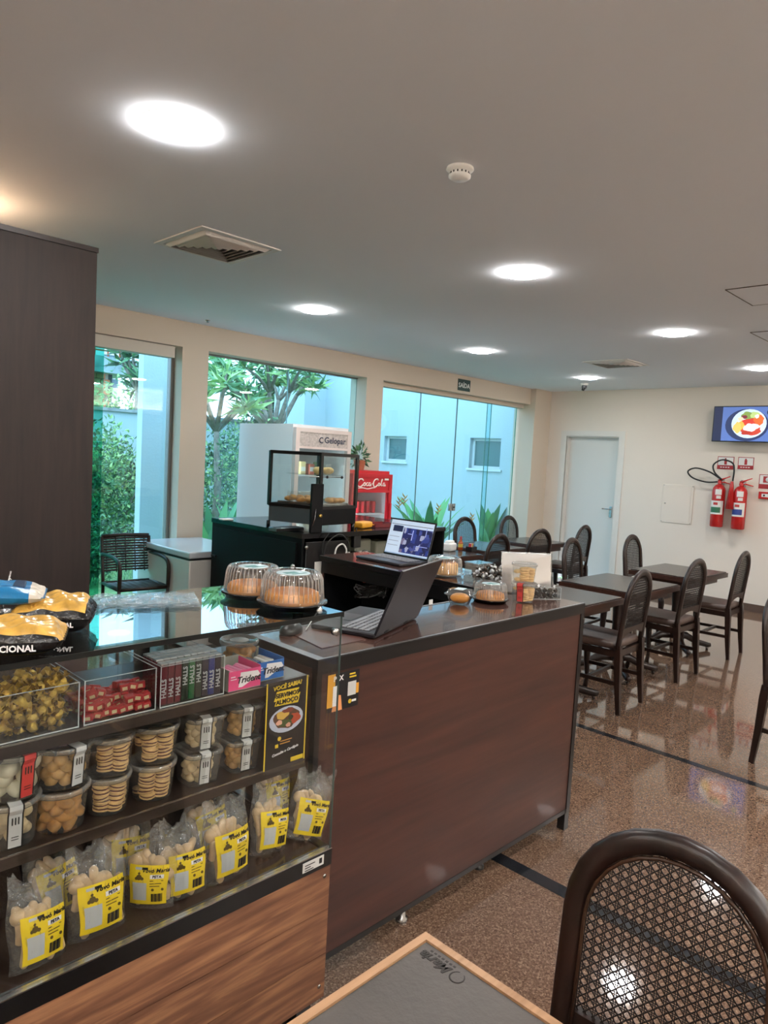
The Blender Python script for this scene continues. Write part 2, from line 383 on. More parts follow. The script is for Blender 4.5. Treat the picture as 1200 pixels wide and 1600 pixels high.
# ---- smoke detectors, camera, sprinkler dot, access hatches
q = on_z(719, 262, H)
t = thing('smoke_detector', 'white round smoke detector alone on the open ceiling', 'smoke detector', (q.x, q.y, H))
MB().lathe([(.052, -.001), (.054, -.008), (.05, -.012), (.036, -.018)], seg=28).build('base', M_white, t)
MB().lathe([(.036, -.018), (.036, -.026), (.043, -.03), (.043, -.037), (.03, -.046), (.0001, -.048)], seg=28).build('sensor_cap', M_white, t)
b = MB(); [b.box(.0365*math.cos(a)-.002, .0365*math.cos(a)+.002, .0365*math.sin(a)-.002, .0365*math.sin(a)+.002, -.030, -.0195) for a in [2*PI*k/14 for k in range(14)]]; b.build('vent_slots', M_blackmat, t)
q = on_z(922, 601, H)
t = thing('dome_camera', 'small dark ceiling camera below the far downlight', 'camera', (q.x-.15, q.y, H))
MB().lathe([(.05, -.001), (.05, -.02), (.035, -.028)], seg=20).build('mount', M_white, t)
MB().sphere((0, 0, -.045), .036, seg=16).build('camera_ball', mat('grey_camera_shell', '#55565a', .4), t); MB().cyl((0, 0, -.05), (-.03, .0, -.09), .02, seg=14).build('lens_tube', M_black, t)
q = on_z(320, 501, H)
o = MB().lathe([(.022, -.001), (.022, -.006), (.012, -.010), (.010, -.022), (.0001, -.024)], seg=16).build('sprinkler', M_chrome); o.location = (q.x, q.y-.05, H); tag(o, 'tiny metal sprinkler head on the ceiling above the left pier', 'sprinkler')
M_gap = mat('hatch_gap', '#55504b', .9)
for (pa, pc, lab) in (((1133, 452), (1163, 470), 'larger square access hatch outlined on the ceiling at the right edge'), ((1172, 519), (1192, 527), 'smaller access hatch outlined on the ceiling at the right edge')):
    A = on_z(*pa, H); C = on_z(*pc, H); s = .5
    t = thing('ceiling_hatch', lab, 'ceiling hatch', (C.x, A.y, H), group='access hatches in the ceiling')
    t.location = (A.x, A.y, H)
    MB().box(.004, s-.004, -s+.004, -.004, -.004, -.0005).build('panel', M_ceil, t)
    b = MB(); b.box(0, s, -.006, 0, -.006, -.0003).box(0, s, -s, -s+.004, -.0055, -.0003).box(0, .004, -s, 0, -.0055, -.0003).box(s-.004, s, -s, 0, -.0055, -.0003); b.build('rim', M_gap, t)

# ---- dark partition on the left, warm light strip above
PX = on_y(146, 650, 3.5).x
t = thing('partition_cabinet', 'tall dark brown wood-grain partition at the left edge of the room', 'partition', (0, 0, 0))
MB().box(-2.4, PX, 3.5, 4.02, 0, 2.585).build('carcass', wood('dark_wenge_panel', '#19100e', '#2e201c', .6, 'Z', .8), t)
MB().box(-2.4, PX+.004, 3.492, 3.4995, 2.565, 2.588).build('edge_band', mat('dark_edge', '#241815', .4), t)
led = mat('warm_led', (1.0, .66, .40), .5, emit=34.0)
MB().box(-2.3, 1.15, 3.95, 3.98, 2.588, 2.60).build('light_strip', led, t)

t = thing('added_uplight', 'unseen ledge and light strip added along the wall behind the viewer to brighten the ceiling', 'added light', (0, 0, 0))  # made-up uplight out of view, added because the ceiling came out too dark
MB().box(X0, BX, Y0+.001, Y0+.30, 2.30, 2.33).box(X0, BX, Y0+.28, Y0+.30, 2.33, 2.40).build('ledge', M_beige, t)
MB().box(X0+.1, BX-.1, Y0+.14, Y0+.18, 2.331, 2.345).build('light_strip', mat('added_uplight_glow', (1.0, .97, .92), .5, emit=58.0), t)
t = thing('added_uplight', 'unseen ledge and light strip added along the left wall to brighten the ceiling', 'added light', (0, 0, 0))  # second added uplight, ledge and strip invented to lift the ceiling
MB().box(X0+.001, X0+.30, Y0+.31, 3.4, 2.30, 2.33).box(X0+.28, X0+.30, Y0+.31, 3.4, 2.33, 2.40).build('ledge', M_beige, t)
MB().box(X0+.14, X0+.18, Y0+.4, 3.3, 2.331, 2.345).build('light_strip', mat('added_uplight_glow', (1.0, .97, .92), .5, emit=58.0), t)

# ================================================================ OUTSIDE
M_outw = mat('white_exterior_render', '#bcc9cf', .9, bump=.25, bscale=40)
def grass_mat():
    q = N('lawn'); tc = q.node('ShaderNodeTexCoord'); n = q.node('ShaderNodeTexNoise', i_Scale=30.0, i_Detail=8.0); q.link(tc.outputs['Object'], n.inputs['Vector'])
    r = q.node('ShaderNodeValToRGB'); e = r.color_ramp.elements; e[0].position = .35; e[0].color = (*hexc('#55784a'), 1); e[1].position = .7; e[1].color = (*hexc('#9dbf7c'), 1)
    q.link(n.outputs[0], r.inputs[0]); q.link(r.outputs[0], q.b.inputs['Base Color']); q.b.inputs['Roughness'].default_value = .9; return q.m
struct('trim_4', MB().box(-30, 40, GY+.12, 60, -.25, -.06), grass_mat())       # garden ground
struct('trim_5', MB().box(X0, BX, GY+.12, GY+1.1, -.1, -.03), mat('light_stone_paving', '#b9bdb9', .7, noise=.15, nscale=30))
# neighbouring wing of the building
WX = 9.45
wy = [on_x(x, y, WX) for x, y in ((601, 681), (633.5, 722), (735, 684), (780, 734))]
c1 = on_x(510, 620, WX).y
wing = thing('building_wing', 'pale blue-white rendered wing of the building beyond the glass door', 'building', (0, 0, 0))
y1a, y1b, z1a, z1b = wy[1].y, wy[0].y, wy[1].z, wy[0].z; y2a, y2b, z2a, z2b = wy[3].y, wy[2].y, wy[3].z, wy[2].z
b = MB(); zt = 4.4
ys = sorted([GY+.37, y2a, y2b, y1a, y1b, c1])
b.box(WX, WX+.3, ys[0], ys[1], -.2, zt).box(WX, WX+.3, ys[2], ys[3], -.2, zt).box(WX, WX+.3, ys[4], ys[5], -.2, zt)
for ya, yb, za, zb in ((y2a, y2b, z2a, z2b), (y1a, y1b, z1a, z1b)): b.box(WX, WX+.3, ya, yb, -.2, za).box(WX, WX+.3, ya, yb, zb, zt)
b.box(WX-.55, WX+.3, c1, c1+1.0, -.2, zt); b.box(BX+.22, BX+3.4, GY+.36, c1, zt, zt+.1)
b.build('wall', M_outw, wing)
G_dark = glass('obscure_window_glass', (.1, .2, .2), .08, .25, .75, (.12, .25, .26))
for ya, yb, za, zb in ((y2a, y2b, z2a, z2b), (y1a, y1b, z1a, z1b)):
    f = MB(); t_ = .045
    f.box(WX+.08, WX+.14, ya, ya+t_, za, zb).box(WX+.08, WX+.14, yb-t_, yb, za, zb).box(WX+.08, WX+.14, ya+t_, yb-t_, za, za+t_).box(WX+.08, WX+.14, ya+t_, yb-t_, zb-t_, zb)
    f.box(WX-.03, WX+.08, ya-.05, yb+.03, za-.035, za)
    fo = f.build('window_frame', mat('white_window_frame', '#d9dfe2', .5), wing)
    MB().box(WX+.10, WX+.115, ya+t_, yb-t_, za+t_, zb-t_).build('pane', G_dark, fo)
# free-standing rendered pillar seen through the first window
pa, pb = on_y(221, 700, 7.6).x, on_y(273, 700, 7.6).x
o = MB().box(pa, pb, 7.6, 7.72, -.2, 4.2).build('garden_pillar', M_outw); tag(o, 'broad white rendered pillar outside the left window', 'pillar')
# garden wall with dark coping
GW = 14.0
t = thing('garden_wall', 'long white garden wall with stone coping behind the shrubs', 'wall', (0, 0, 0))
MB().box(-6, 24, GW, GW+.2, -.2, 2.30).build('wall', M_outw, t)
MB().box(-6, 24, GW-.06, GW+.26, 2.30, 2.36).build('coping', mat('weathered_coping', '#8f979a', .8, noise=.3, nscale=6), t)
# raised bed edge
o = MB().box(-4, 9.2, 12.4, 12.6, -.1, .06).build('bed_edging', mat('stone_bed_edging', '#77817e', .8, noise=.25, nscale=12)); tag(o, 'low stone edging between the lawn and the shrub bed', 'edging')
# brick building under construction, behind the wall
t = thing('brick_building', 'unfinished brick building with concrete slab and orange railing beyond the garden wall', 'building', (0, 0, 0))
by = 22.0
def P(x, y, Y=by): return on_y(x, y, Y)
xa, xb = P(100, 560).x, P(175, 560).x; zs0, zs1 = P(190, 585).z, P(190, 560).z
MB().box(P(60, 570).x, P(215, 570).x, by, by+5, zs0, zs1).build('concrete_slab', mat('stained_concrete', '#8d979c', .85, noise=.35, nscale=3), t)
br = mat('red_brick', '#a5603f', .9, noise=.25, nscale=8)
MB().box(P(60, 570).x, P(176, 600).x, by+.33, by+.6, 0, zs0).build('brick_wall', mat('mortar', '#9c8b80', .9), t)
bricks = MB(); bw = .30; bh = .17; nb = 0; x00 = P(140, 600).x; brick_me = None
for r_ in range(14):
    z = zs0-.02-bh*(r_+1)
    for cidx in range(5):
        x = x00+cidx*bw+(.15 if r_ % 2 else 0)
        if x+bw > P(176, 600).x+.1 or z < 2.0: continue
        if brick_me is None:
            bo = MB().rbox(-.14, .14, -.06, .06, -.075, .075, .01, 1, sm=False).build('brick', br, t); brick_me = bo
        else: bo = brick_me.copy(); COL.objects.link(bo)
        bo.location = (x+bw/2, by+.29-random.random()*.02, z+bh/2)
MB().box(P(176, 600).x, P(186, 600).x, by+.5, by+.9, 0, zs0).build('column', mat('dark_concrete', '#3b4346', .9), t)
rl = MB(); rp = mat('orange_rail_paint', '#c8623c', .6)
rz0, rz1, rz2 = P(190, 560).z, P(190, 551).z, P(190, 541).z
for zz in (rz1, rz2): rl.cyl((P(60, 550).x, by+.1, zz), (P(215, 550).x, by+.1, zz), .03, seg=6)
rl.build('handrail', rp, t)
for px in (150, 171, 189.5, 200): MB().cyl((P(px, 550).x, by+.1, rz0), (P(px, 550).x, by+.1, rz2), .028, seg=6).build('rail_post', rp, t)
# distant towers
for (x0, x1, y0, Y, c, lab) in ((140, 163, 531, 60, '#b9cbd4', 'pale far tower block with small dark windows behind the railing'), (163, 186, 533, 66, '#c9b9ae', 'grey and beige far tower block right of the pale one')):
    A, B = on_y(x0, y0, Y), on_y(x1, y0, Y)
    t = thing('tower_block', lab, 'building', (0, 0, 0)); MB().box(A.x, B.x, Y, Y+8, 0, A.z).build('wall', mat('tower_'+c, c, .9), t)
    for i in range(3):
        for j in range(5):
            xx = A.x+(B.x-A.x)*(i+.5)/3; zz = A.z-1.6-j*2.2
            MB().box(xx-.25, xx+.25, Y-.03, Y+.01, zz-.4, zz+.4).build('window', mat('tower_window', '#4b5a63', .4), t)

# ---------------------------------------------------------------- planting
L1 = mat('leaf_green', '#5f8c5f', .5); L2 = mat('leaf_dark', '#34573f', .5); L3 = mat('leaf_light', '#a0c27c', .5); BK = mat('grey_bark', '#8a8176', .9, noise=.3, nscale=20)
def blob_points(c, rad, n, hollow=.35):
    u = rng.normal(size=(n, 3)); u /= np.linalg.norm(u, axis=1)[:, None]
    r = hollow+(1-hollow)*rng.random((n, 1))**.8
    lump = 1+.22*np.sin(u[:, :1]*5+u[:, 2:3]*4+rad[0]*7)+.16*np.sin(u[:, 1:2]*9+u[:, :1]*6)
    return np.array(c)+u*r*lump*np.array(rad), u
def shrub(name, lab, c, rad, n, L, ms, cat='shrub', group=None, stems=6):
    t = thing(name, lab, cat, (c[0], c[1], -.08), group=group)
    p, u = blob_points((0, 0, c[2]+.08), rad, n)
    p = p[p[:, 2] > .03]; u = u[:len(p)]
    dd = rng.normal(size=p.shape)+np.array([0, 0, .3]); V, f = leaves(p, dd, L*(.7+.6*rng.random(len(p))), L*.24)
    leaf_obj('foliage', V, f, ms, t)
    b = MB()
    for k in range(stems):
        a = random.uniform(0, 2*PI); e = Vector((math.cos(a)*rad[0]*.6, math.sin(a)*rad[1]*.6, c[2]+rad[2]*.5))
        b.tube([(e.x*.1, e.y*.1, 0), (e.x*.5, e.y*.4, e.z*.5), e], [.03, .02, .006], 5)
    b.build('stems', BK, t); return t
sh = [((178, 740), 11.2, .95, .93, 'leafy green shrub behind the left window beside the pillar'), ((120, 730), 9.6, .75, 1.05, 'paler shrub at the left edge of the left window'),
      ((345, 740), 9.3, 1.1, 1.14, 'big round leafy shrub filling the lower left of the second window'), ((398, 700), 11.5, .95, 1.2, 'bright green topped shrub behind the white upright fridge'),
      ]
for (px, Y, rx, rz_, lab) in sh:
    q = on_y(px[0], px[1], Y); shrub('garden_shrub', lab, (q.x, Y, rz_*.92), (rx, rx*.8, rz_), 3600, .085, [L1, L1, L2, L3], group='round leafy shrubs in the garden')
q = on_y(206, 700, 12.2); shrub('garden_shrub', 'pale shrub against the garden wall right of the left shrub', (q.x, 13.1, .95), (.6, .45, .98), 3000, .10, [L1, L3], group='round leafy shrubs in the garden')
q = on_y(190, 620, 17.5); shrub('roadside_bush', 'light green bush showing above the garden wall coping', (q.x, 17.5, 1.5), (2.3, .8, 1.75), 4500, .14, [L3, L1])
# dark dense tree in front of the wing corner
q = on_y(463, 600, 13.0)
shrub('dense_tree', 'dense dark green tree crown left of the wing corner', (q.x, 13.0, 3.0), (1.2, .75, 1.7), 9000, .13, [L2, L2, L1], 'tree', stems=8)
# plumeria: forked trunk and rosettes of long leaves
def branch_tree(name, lab, base, segs, tips, nl, L, ms):
    t = thing(name, lab, 'tree', base); b = MB()
    for path, r in segs: b.tube([Vector(p) for p in path], r, 7)
    b.build('trunk', BK, t)
    P_, D_ = [], []
    for tp in tips:
        for k in range(nl):
            a = 2*PI*k/nl*1.618; el = random.uniform(-.4, .9); P_.append(tp); D_.append((math.cos(a)*math.cos(el), math.sin(a)*math.cos(el), math.sin(el)))
    P_ = np.array(P_, float)+rng.normal(size=(len(P_), 3))*.02; V, f = leaves(P_, np.array(D_), L*(.7+.5*rng.random(len(P_))), L*.10, .35)
    leaf_obj('foliage', V, f, ms, t)
q = on_y(428, 640, 10.1); bx, by_ = q.x, 10.1
segs = [([(0, 0, 0), (-.05, 0, .9), (-.1, 0, 1.7), (-.02, 0, 2.1)], [.10, .09, .08, .07])]; tips = []
random.seed(3)
for k in range(8):
    a = 2*PI*k/8+.3; r1 = random.uniform(.5, .9); e1 = Vector((-.02+math.cos(a)*r1*.6-.15, math.sin(a)*r1*.6, 2.1+random.uniform(.4, .7)))
    segs.append(([(-.02, 0, 2.1), ((e1.x-.02)*.5, e1.y*.5, 2.35), e1], [.06, .045, .035]))
    for j in range(3):
        a2 = a+(j-1)*.8; e2 = e1+Vector((math.cos(a2)*.45-.12, math.sin(a2)*.4, random.uniform(.1, .55)))
        segs.append(([e1, (e1+e2)/2+Vector((0, 0, .05)), e2], [.034, .026, .018])); tips.append(tuple(e2))
branch_tree('plumeria_tree', 'tree with forked grey trunk and rosettes of long leaves in the second window', (bx, by_, -.1), segs, tips, 26, .32, [L1, L3])
q = on_y(340, 620, 8.8); segs = [([(0, 0, 0), (.05, 0, 1.2), (.0, 0, 2.0)], [.06, .05, .04])]; tips = []
for k in range(7):
    a = 2*PI*k/7; e = Vector((math.cos(a)*random.uniform(.3, .6), math.sin(a)*.4, random.uniform(2.2, 3.1))); segs.append(([(0, 0, 2.0), e*.6+Vector((0, 0, .9)), e], [.035, .028, .018])); tips.append(tuple(e))
branch_tree('plumeria_tree', 'smaller long-leaved tree at the left side of the second window', (q.x, 8.8, -.1), segs, tips, 26, .32, [L1, L3])
q = on_y(216, 600, 15.5); segs = [([(0, 0, 0), (.0, 0, 2.0), (0, 0, 3.2)], [.09, .08, .07])]; tips = []
for k in range(12):
    a = 2*PI*k/12; e = Vector((math.cos(a)*random.uniform(.15, .5), math.sin(a)*.4, random.uniform(3.0, 4.3))); segs.append(([(0, 0, 2.9), e], [.035, .018])); tips.append(tuple(e))
branch_tree('street_tree', 'slim street tree with broad drooping leaves between brick building and pillar', (q.x, 15.5, -.1), segs, tips, 20, .42, [L1, L2])
# strap-leaved plants by the glass
def strap_plant(name, lab, base, n, L, W, ms, lean=.5, flowers=0, group=None, fl_px=None):
    t = thing(name, lab, 'plant', base, group=group)
    for k in range(n):
        a = 2*PI*k/n+random.uniform(-.3, .3); ll = L*random.uniform(.7, 1.05); le = lean*random.uniform(.5, 1.2); b = MB(); vs = []; K = 7
        for i in range(K+1):
            s = i/K; r = le*ll*s*s; z = ll*s*(1-.35*le*s); wd = W*math.sin(PI*min(.97, .12+s*.86))**.8*(1 if i < K else .05)
            c = Vector((math.cos(a)*r, math.sin(a)*r, z)); sd = Vector((-math.sin(a), math.cos(a), 0))*wd
            vs += [c-sd, c+Vector((-math.cos(a), -math.sin(a), 0))*wd*-.25, c+sd]
        b.add(vs, [f_ for i in range(K) for f_ in ((i*3, i*3+1, i*3+4, i*3+3), (i*3+1, i*3+2, i*3+5, i*3+4))], True)
        b.build('leaf', ms[k % len(ms)], t)
    for k in range(flowers):
        dx, dy, hh = fl_px[k]; st = MB().tube([(dx*.2, dy*.2, 0), (dx*.6, dy*.6, hh*.6), (dx, dy, hh)], [.006, .005, .004], 5).build('flower_stem', L1, t)
        fb = MB()
        for j in range(5):
            sg = 1 if j % 2 else -1; z0 = hh-.02+j*.028
            fb.tube([(dx, dy, z0), (dx+sg*.03, dy, z0+.025), (dx+sg*(.10-.012*j), dy, z0+.06)], [.010, .011, .001], 5)
        fb.build('flower', mat('heliconia_bract', '#d9943f', .5), st)
HL = mat('broad_leaf_green', '#5ea357', .4); HD = mat('broad_leaf_dark', '#5c9d68', .4)
def fpx(x, y, x0): p = on_y(x, y, 6.75); return (p.x-x0, 0, p.z)
q = on_y(668, 860, 6.75); strap_plant('heliconia', 'leafy heliconia clump outside the glass door behind the open laptop', (q.x, 6.75, -.06), 20, 1.35, .085, [HL, HD, HL], .55, 3, None, [fpx(624, 785, q.x), fpx(632, 780, q.x), fpx(685, 795, q.x)])
q = on_y(760, 850, 6.75); strap_plant('heliconia', 'broad upright heliconia leaves outside between the two window chairs', (q.x, 6.75, -.03), 8, 1.15, .11, [HD, HL], .22, 2, None, [fpx(737, 812, q.x), fpx(790, 780, q.x)])
q = on_y(345, 830, 6.9); strap_plant('agave', 'pointed broad-leaved agave against the glass of the second window', (q.x-.08, 6.9, -.06), 9, 1.3, .085, [HD, HL], .30)
q = on_y(372, 830, 7.1); strap_plant('agave', 'second pointed agave closer to the upright fridge', (q.x, 7.1, -.06), 8, 1.25, .085, [HD, HL], .28)
q = on_y(215, 800, 9.6); strap_plant('ornamental_grass', 'low clump of grassy leaves at the foot of the white pillar', (q.x-.2, 9.6, -.06), 26, .6, .012, [L2], .7)
q = on_y(148, 815, 8.4); shrub('garden_shrub', 'small low shrub at the bottom of the stacked green glass panes', (q.x-.1, 8.4, .35), (.35, .35, .42), 1200, .07, [L2, L1], group='round leafy shrubs in the garden')
# lawn blades near the window
n = 9000; pp = np.stack([rng.uniform(1.5, 9.0, n), rng.uniform(8.1, 10.2, n), np.full(n, -.06)], 1); dd = rng.normal(size=(n, 3))*.3+np.array([0, 0, 1])
V, f = leaves(pp, dd, .06, .004); o = leaf_obj('lawn_grass', V, f, [L1, L3]); tag(o, 'short green lawn in front of the garden shrubs', 'grass', kind='stuff')

# ================================================================ TABLES AND CHAIRS
M_cw = wood('dark_chair_wood', '#120906', '#2a1711', .34, 'Z', 1, .05)
M_leather = mat('brown_leatherette', '#4b3a33', .38, bump=.15, bscale=25)
M_cane = mat('dark_woven_cane', '#1c130e', .45)
M_tw = wood('table_edge_wood', '#2c1812', '#4a2c21', .36, 'X', 1, .05)
M_ttop = mat('dark_table_laminate', '#3d332e', .22, noise=.1, nscale=8)
HW = .19; ZA = .775; BACKY = lambda z: -.205-max(0, z-.46)*.11
def chair_meshes():
    parts = []
    # frame: posts + arch
    path = [(-HW, BACKY(z), z) for z in (.44, .55, .66)]
    path += [(-HW*math.cos(a), BACKY(ZA+HW*math.sin(a)), ZA+HW*math.sin(a)) for a in [PI*k/14 for k in range(15)]]
    path += [(HW, BACKY(z), z) for z in (.66, .55, .44)]
    b = MB(); b.tube(path, .0245, 10, flat=.72, up=(0, 1, .11)); parts.append(('back_frame', b, M_cw))
    b = MB(); ip = [(x*.865, y+.012, (z if z < ZA else ZA+(z-ZA)*.865)) for x, y, z in path if z > .54]; b.tube(ip, .0045, 6); parts.append(('frame_bead', b, mat('polished_bead', '#3a261b', .25)))
    b = MB(); K = 12
    vs = []
    for i in range(K+1):
        x = -HW+.012+(2*HW-.024)*i/K; zl = .515+.035*math.sin(PI*i/K); zu = .585
        for dy in (-.011, .011): vs += [(x, BACKY(zl)+dy, zl), (x, BACKY(zu)+dy, zu)]
    fs = []
    for i in range(K):
        a = i*4; fs += [(a, a+1, a+5, a+4), (a+2, a+6, a+7, a+3), (a+1, a+3, a+7, a+5), (a, a+4, a+6, a+2)]
    b.add(vs, fs+[(0, 2, 3, 1), (K*4, K*4+1, K*4+3, K*4+2)]); parts.append(('lower_rail', b, M_cw))
    # six-way cane
    b = MB(); wi = HW-.022; p = .0180
    def inside(x, z): return abs(x) < wi and z > .58 and (z < ZA or x*x+(z-ZA)**2 < wi*wi)
    def strand(x0, z0, dx, dz, w_, dy):
        ts = [t for t in np.linspace(-.6, .6, 241) if inside(x0+dx*t, z0+dz*t)]
        if len(ts) < 4: return
        n = Vector((-dz, 0, dx))*w_
        a = Vector((x0+dx*ts[0], BACKY(z0+dz*ts[0])+dy, z0+dz*ts[0])); c = Vector((x0+dx*ts[-1], BACKY(z0+dz*ts[-1])+dy, z0+dz*ts[-1]))
        o = Vector((0, .0007, 0)); b.add([a-n-o, a+n-o, c+n-o, c-n-o, a-n+o, a+n+o, c+n+o, c-n+o], [(0, 1, 2, 3), (4, 7, 6, 5), (0, 4, 5, 1), (2, 6, 7, 3), (1, 5, 6, 2), (0, 3, 7, 4)])
    for i in range(-12, 13):
        for s_ in (-.0019, .0019): strand(i*p+s_, .76, 0, 1, .0007, .0004)
    for j in range(-12, 16):
        for s_ in (-.0019, .0019): strand(0, .76+j*p+s_, 1, 0, .0007, -.0004)
    q2 = math.sqrt(.5)
    for k in range(-30, 31):
        strand(k*p+p/2, .76, q2, q2, .0012, .0009); strand(k*p+p/2, .76, q2, -q2, .0012, -.0009)
    parts.append(('cane_panel', b, M_cane))
    for sx in (-1, 1):
        b = MB(); b.tube([(sx*HW, -.205, .47), (sx*HW, -.212, .40), (sx*(HW+.003), -.225, .2), (sx*(HW+.006), -.245, 0)], [.030, .031, .026, .019], 4, sm=False, up=(0, 1, 0)); parts.append(('leg', b, M_cw))
        b = MB(); b.tube([(sx*.185, .175, .42), (sx*.19, .19, .36), (sx*.188, .185, .22), (sx*.182, .17, .08), (sx*.186, .185, 0)], [.027, .030, .022, .015, .019], 8); parts.append(('leg', b, M_cw))
        b = MB(); b.obox((sx*.188, -.02, .205), (.009, 0, 0), (0, .195, 0), (0, 0, .013)); parts.append(('side_stretcher', b, M_cw))
    b = MB(); b.obox((0, .0, .205), (.18, 0, 0), (0, .011, 0), (0, 0, .012)); parts.append(('cross_stretcher', b, M_cw))
    b = MB(); b.box(-.175, .175, -.21, -.19, .385, .43).box(-.18, .18, .18, .2, .385, .43).box(-.2, -.18, -.19, .18, .385, .43).box(.18, .2, -.19, .18, .385, .43); parts.append(('seat_rail', b, M_cw))
    def tp(v):
        if v.co.y < 0: v.co.x *= .86
    b = MB(); b.rbox(-.222, .222, -.2, .225, .432, .487, .024, 3, tp); parts.append(('seat', b, M_leather))
    return parts
def make_chair():
    t = thing('cane_back_chair', '', 'chair')
    for nm, b, m_ in chair_meshes(): b.build(nm, m_, t)
    return t
chairP = make_chair(); used = False
def chair(x, y, rz, lab, group):
    global used
    if not used: used = True; chairP.location = (x, y, 0); chairP.rotation_euler = (0, 0, rz); tag(chairP, lab, 'chair', group); return chairP
    return dup(chairP, (x, y, 0), rz, lab, group)
g1 = 'cane-back dining chairs'
# the chair: local +y is the way it faces.  back posts sit .205 behind its origin
near_back = [((1000, 893), 4.71, 'dining chair nearest the counter end, its cane back to the walkway'), ((1088, 875), 5.83, 'middle dining chair of the walkway row, between its neighbours'), ((1165, 863), 6.93, 'farthest dining chair of the walkway row, beside the fire extinguishers')]
for i, (px, X_, lab) in enumerate(near_back): chair(X_, (2.36, 2.40, 2.40)[i], (.05, -.02, .04)[i], lab, g1)
far_back = [(7.24, 3.11, 'dining chair facing the viewer against the cream wall, behind the farthest walkway table'), (6.18, 3.21, 'dining chair seen from behind the middle table, left of the panel box'),]
for i, (x, y, lab) in enumerate(far_back): chair(x, y, PI+(.0, .08)[i], lab, g1)
for x, y, rz, lab in ((5.67, 4.23, .05, 'dining chair right of the white napkin holder, back to the counter'), (6.68, 4.38, -.08, 'dining chair in the middle of the window row, back to the counter'),
                      (7.74, 4.46, .05, 'dining chair in front of the pale door, back to the counter'), (7.86, 5.12, PI, 'dining chair against the glass door under its right edge'),
                      (6.93, 5.14, PI-.05, 'dining chair against the glass door behind the napkin holder'), (5.86, 5.38, PI+.1, 'dining chair against the glass door hidden behind the open laptop')):
    chair(x, y, rz, lab, g1)
q = on_x(1190, 925, 4.6)
chair(4.62, .98, PI-.02, 'dining chair cut off by the right edge of the photo, facing away', g1)
chair(1.045, .445, PI/2+.06, 'large foreground cane chair back at the lower right corner', g1)

def table(x, y, sx, sy, lab, group='dining tables'):
    t = thing('dining_table', lab, 'table', (x, y, 0), group=group)
    hx, hy = sx/2, sy/2
    MB().box(-hx, hx, -hy, hy, .695, .735).build('table_edge', M_tw, t)
    MB().rbox(-hx+.012, hx-.012, -hy+.012, hy-.012, .733, .745, .004, 1).build('table_top', M_ttop, t)
    MB().box(-hx+.07, hx-.07, -hy+.07, -hy+.09, .64, .695).box(-hx+.07, hx-.07, hy-.09, hy-.07, .64, .695).box(-hx+.07, -hx+.09, -hy+.09, hy-.09, .64, .695).box(hx-.09, hx-.07, -hy+.09, hy-.09, .64, .695).build('apron', M_tw, t)
    MB().lathe([(.05, .10), (.055, .14), (.04, .2), (.036, .4), (.046, .6), (.06, .66), (.06, .695)], seg=16).build('column', M_cw, t)
    for k in range(4):
        a = PI/4+k*PI/2; c, s = math.cos(a), math.sin(a)
        b = MB(); b.tube([(c*.02, s*.02, .13), (c*.12, s*.12, .125), (c*.22, s*.22, .07), (c*.33, s*.33, .045), (c*.36, s*.36, .045)], [.038, .036, .03, .026, .02], 6, up=(0, 0, 1)); b.cyl((c*.33, s*.33, .02), (c*.33, s*.33, 0), .012)
        b.build('foot', M_cw, t)
    return t
table(4.46, 2.61, .80, .66, 'dining table nearest the counter end, its top half hidden by the counter')
table(5.48, 2.62, .80, .66, 'middle table of the row beside the walkway')
table(6.74, 2.65, .80, .62, 'farthest table of the walkway row, by the cream wall')
table(5.36, 4.58, .80, .74, 'window-row table carrying the napkin holder and sauce caddy')
table(6.36, 4.66, .74, .66, 'bare middle table of the window row')
table(7.40, 4.72, .74, .62, 'bare farthest table of the window row near the pale door')

# foreground table with light wood rim and dark leather inlay
A = on_z(665, 1457, .74)
t = thing('foreground_table', 'near table corner with light wooden rim and dark leather top at the bottom', 'table', (A.x, A.y, 0))
Lx, Ly = 1.0, .70
M_rim = wood('light_oak_rim', '#86603f', '#b38c69', .4, 'X', 1)
b = MB(); b.box(-Lx, 0, -.016, 0, .705, .742).box(-Lx, 0, -Ly, -Ly+.016, .705, .742).box(-.016, 0, -Ly+.016, -.016, .705, .742).box(-Lx, -Lx+.016, -Ly+.016, -.016, .705, .742); b.build('wood_rim', M_rim, t)
b = MB(); b.rbox(-Lx+.016, -.016, -Ly+.016, -.016, .70, .7385, .002, 1); b.build('leather_top', mat('dark_leather_inlay', '#4e4946', .42, noise=.16, nscale=5, bump=.12, bscale=90), t)
M_emb = mat('embossed_print', '#2b2624', .6)
text('lettering', 'Maria', .030, M_emb, t, (-.046, -.065, .7388), (0, 1, 0), (-1, 0, 0), shear=.3, bold=.001)
b = MB(); b.tube([(-.046+.014*math.cos(a), -.115+.013*math.sin(a), .7388) for a in [PI*.1+1.75*PI*k/20 for k in range(21)]], [.0008+.0015*math.sin(PI*k/20) for k in range(21)], 4, flat=.3, up=(0, 0, 1)); b.build('swirl_print', M_emb, t)
b = MB(); [b.box(-.031, -.027, -.098+i*.009, -.093+i*.009, .7384, .7390) for i in range(7)]; b.build('small_print', M_emb, t)
MB().lathe([(.05, .09), (.055, .14), (.04, .2), (.036, .4), (.046, .6), (.06, .66), (.06, .70)], c=(-Lx/2, -Ly/2, 0), seg=16).build('column', M_cw, t)
for k in range(4):
    a = PI/4+k*PI/2; c, s = math.cos(a), math.sin(a)
    MB().tube([(-Lx/2+c*.02, -Ly/2+s*.02, .13), (-Lx/2+c*.12, -Ly/2+s*.12, .125), (-Lx/2+c*.24, -Ly/2+s*.24, .06), (-Lx/2+c*.36, -Ly/2+s*.36, .02)], [.038, .036, .03, .02], 6).build('foot', M_cw, t)

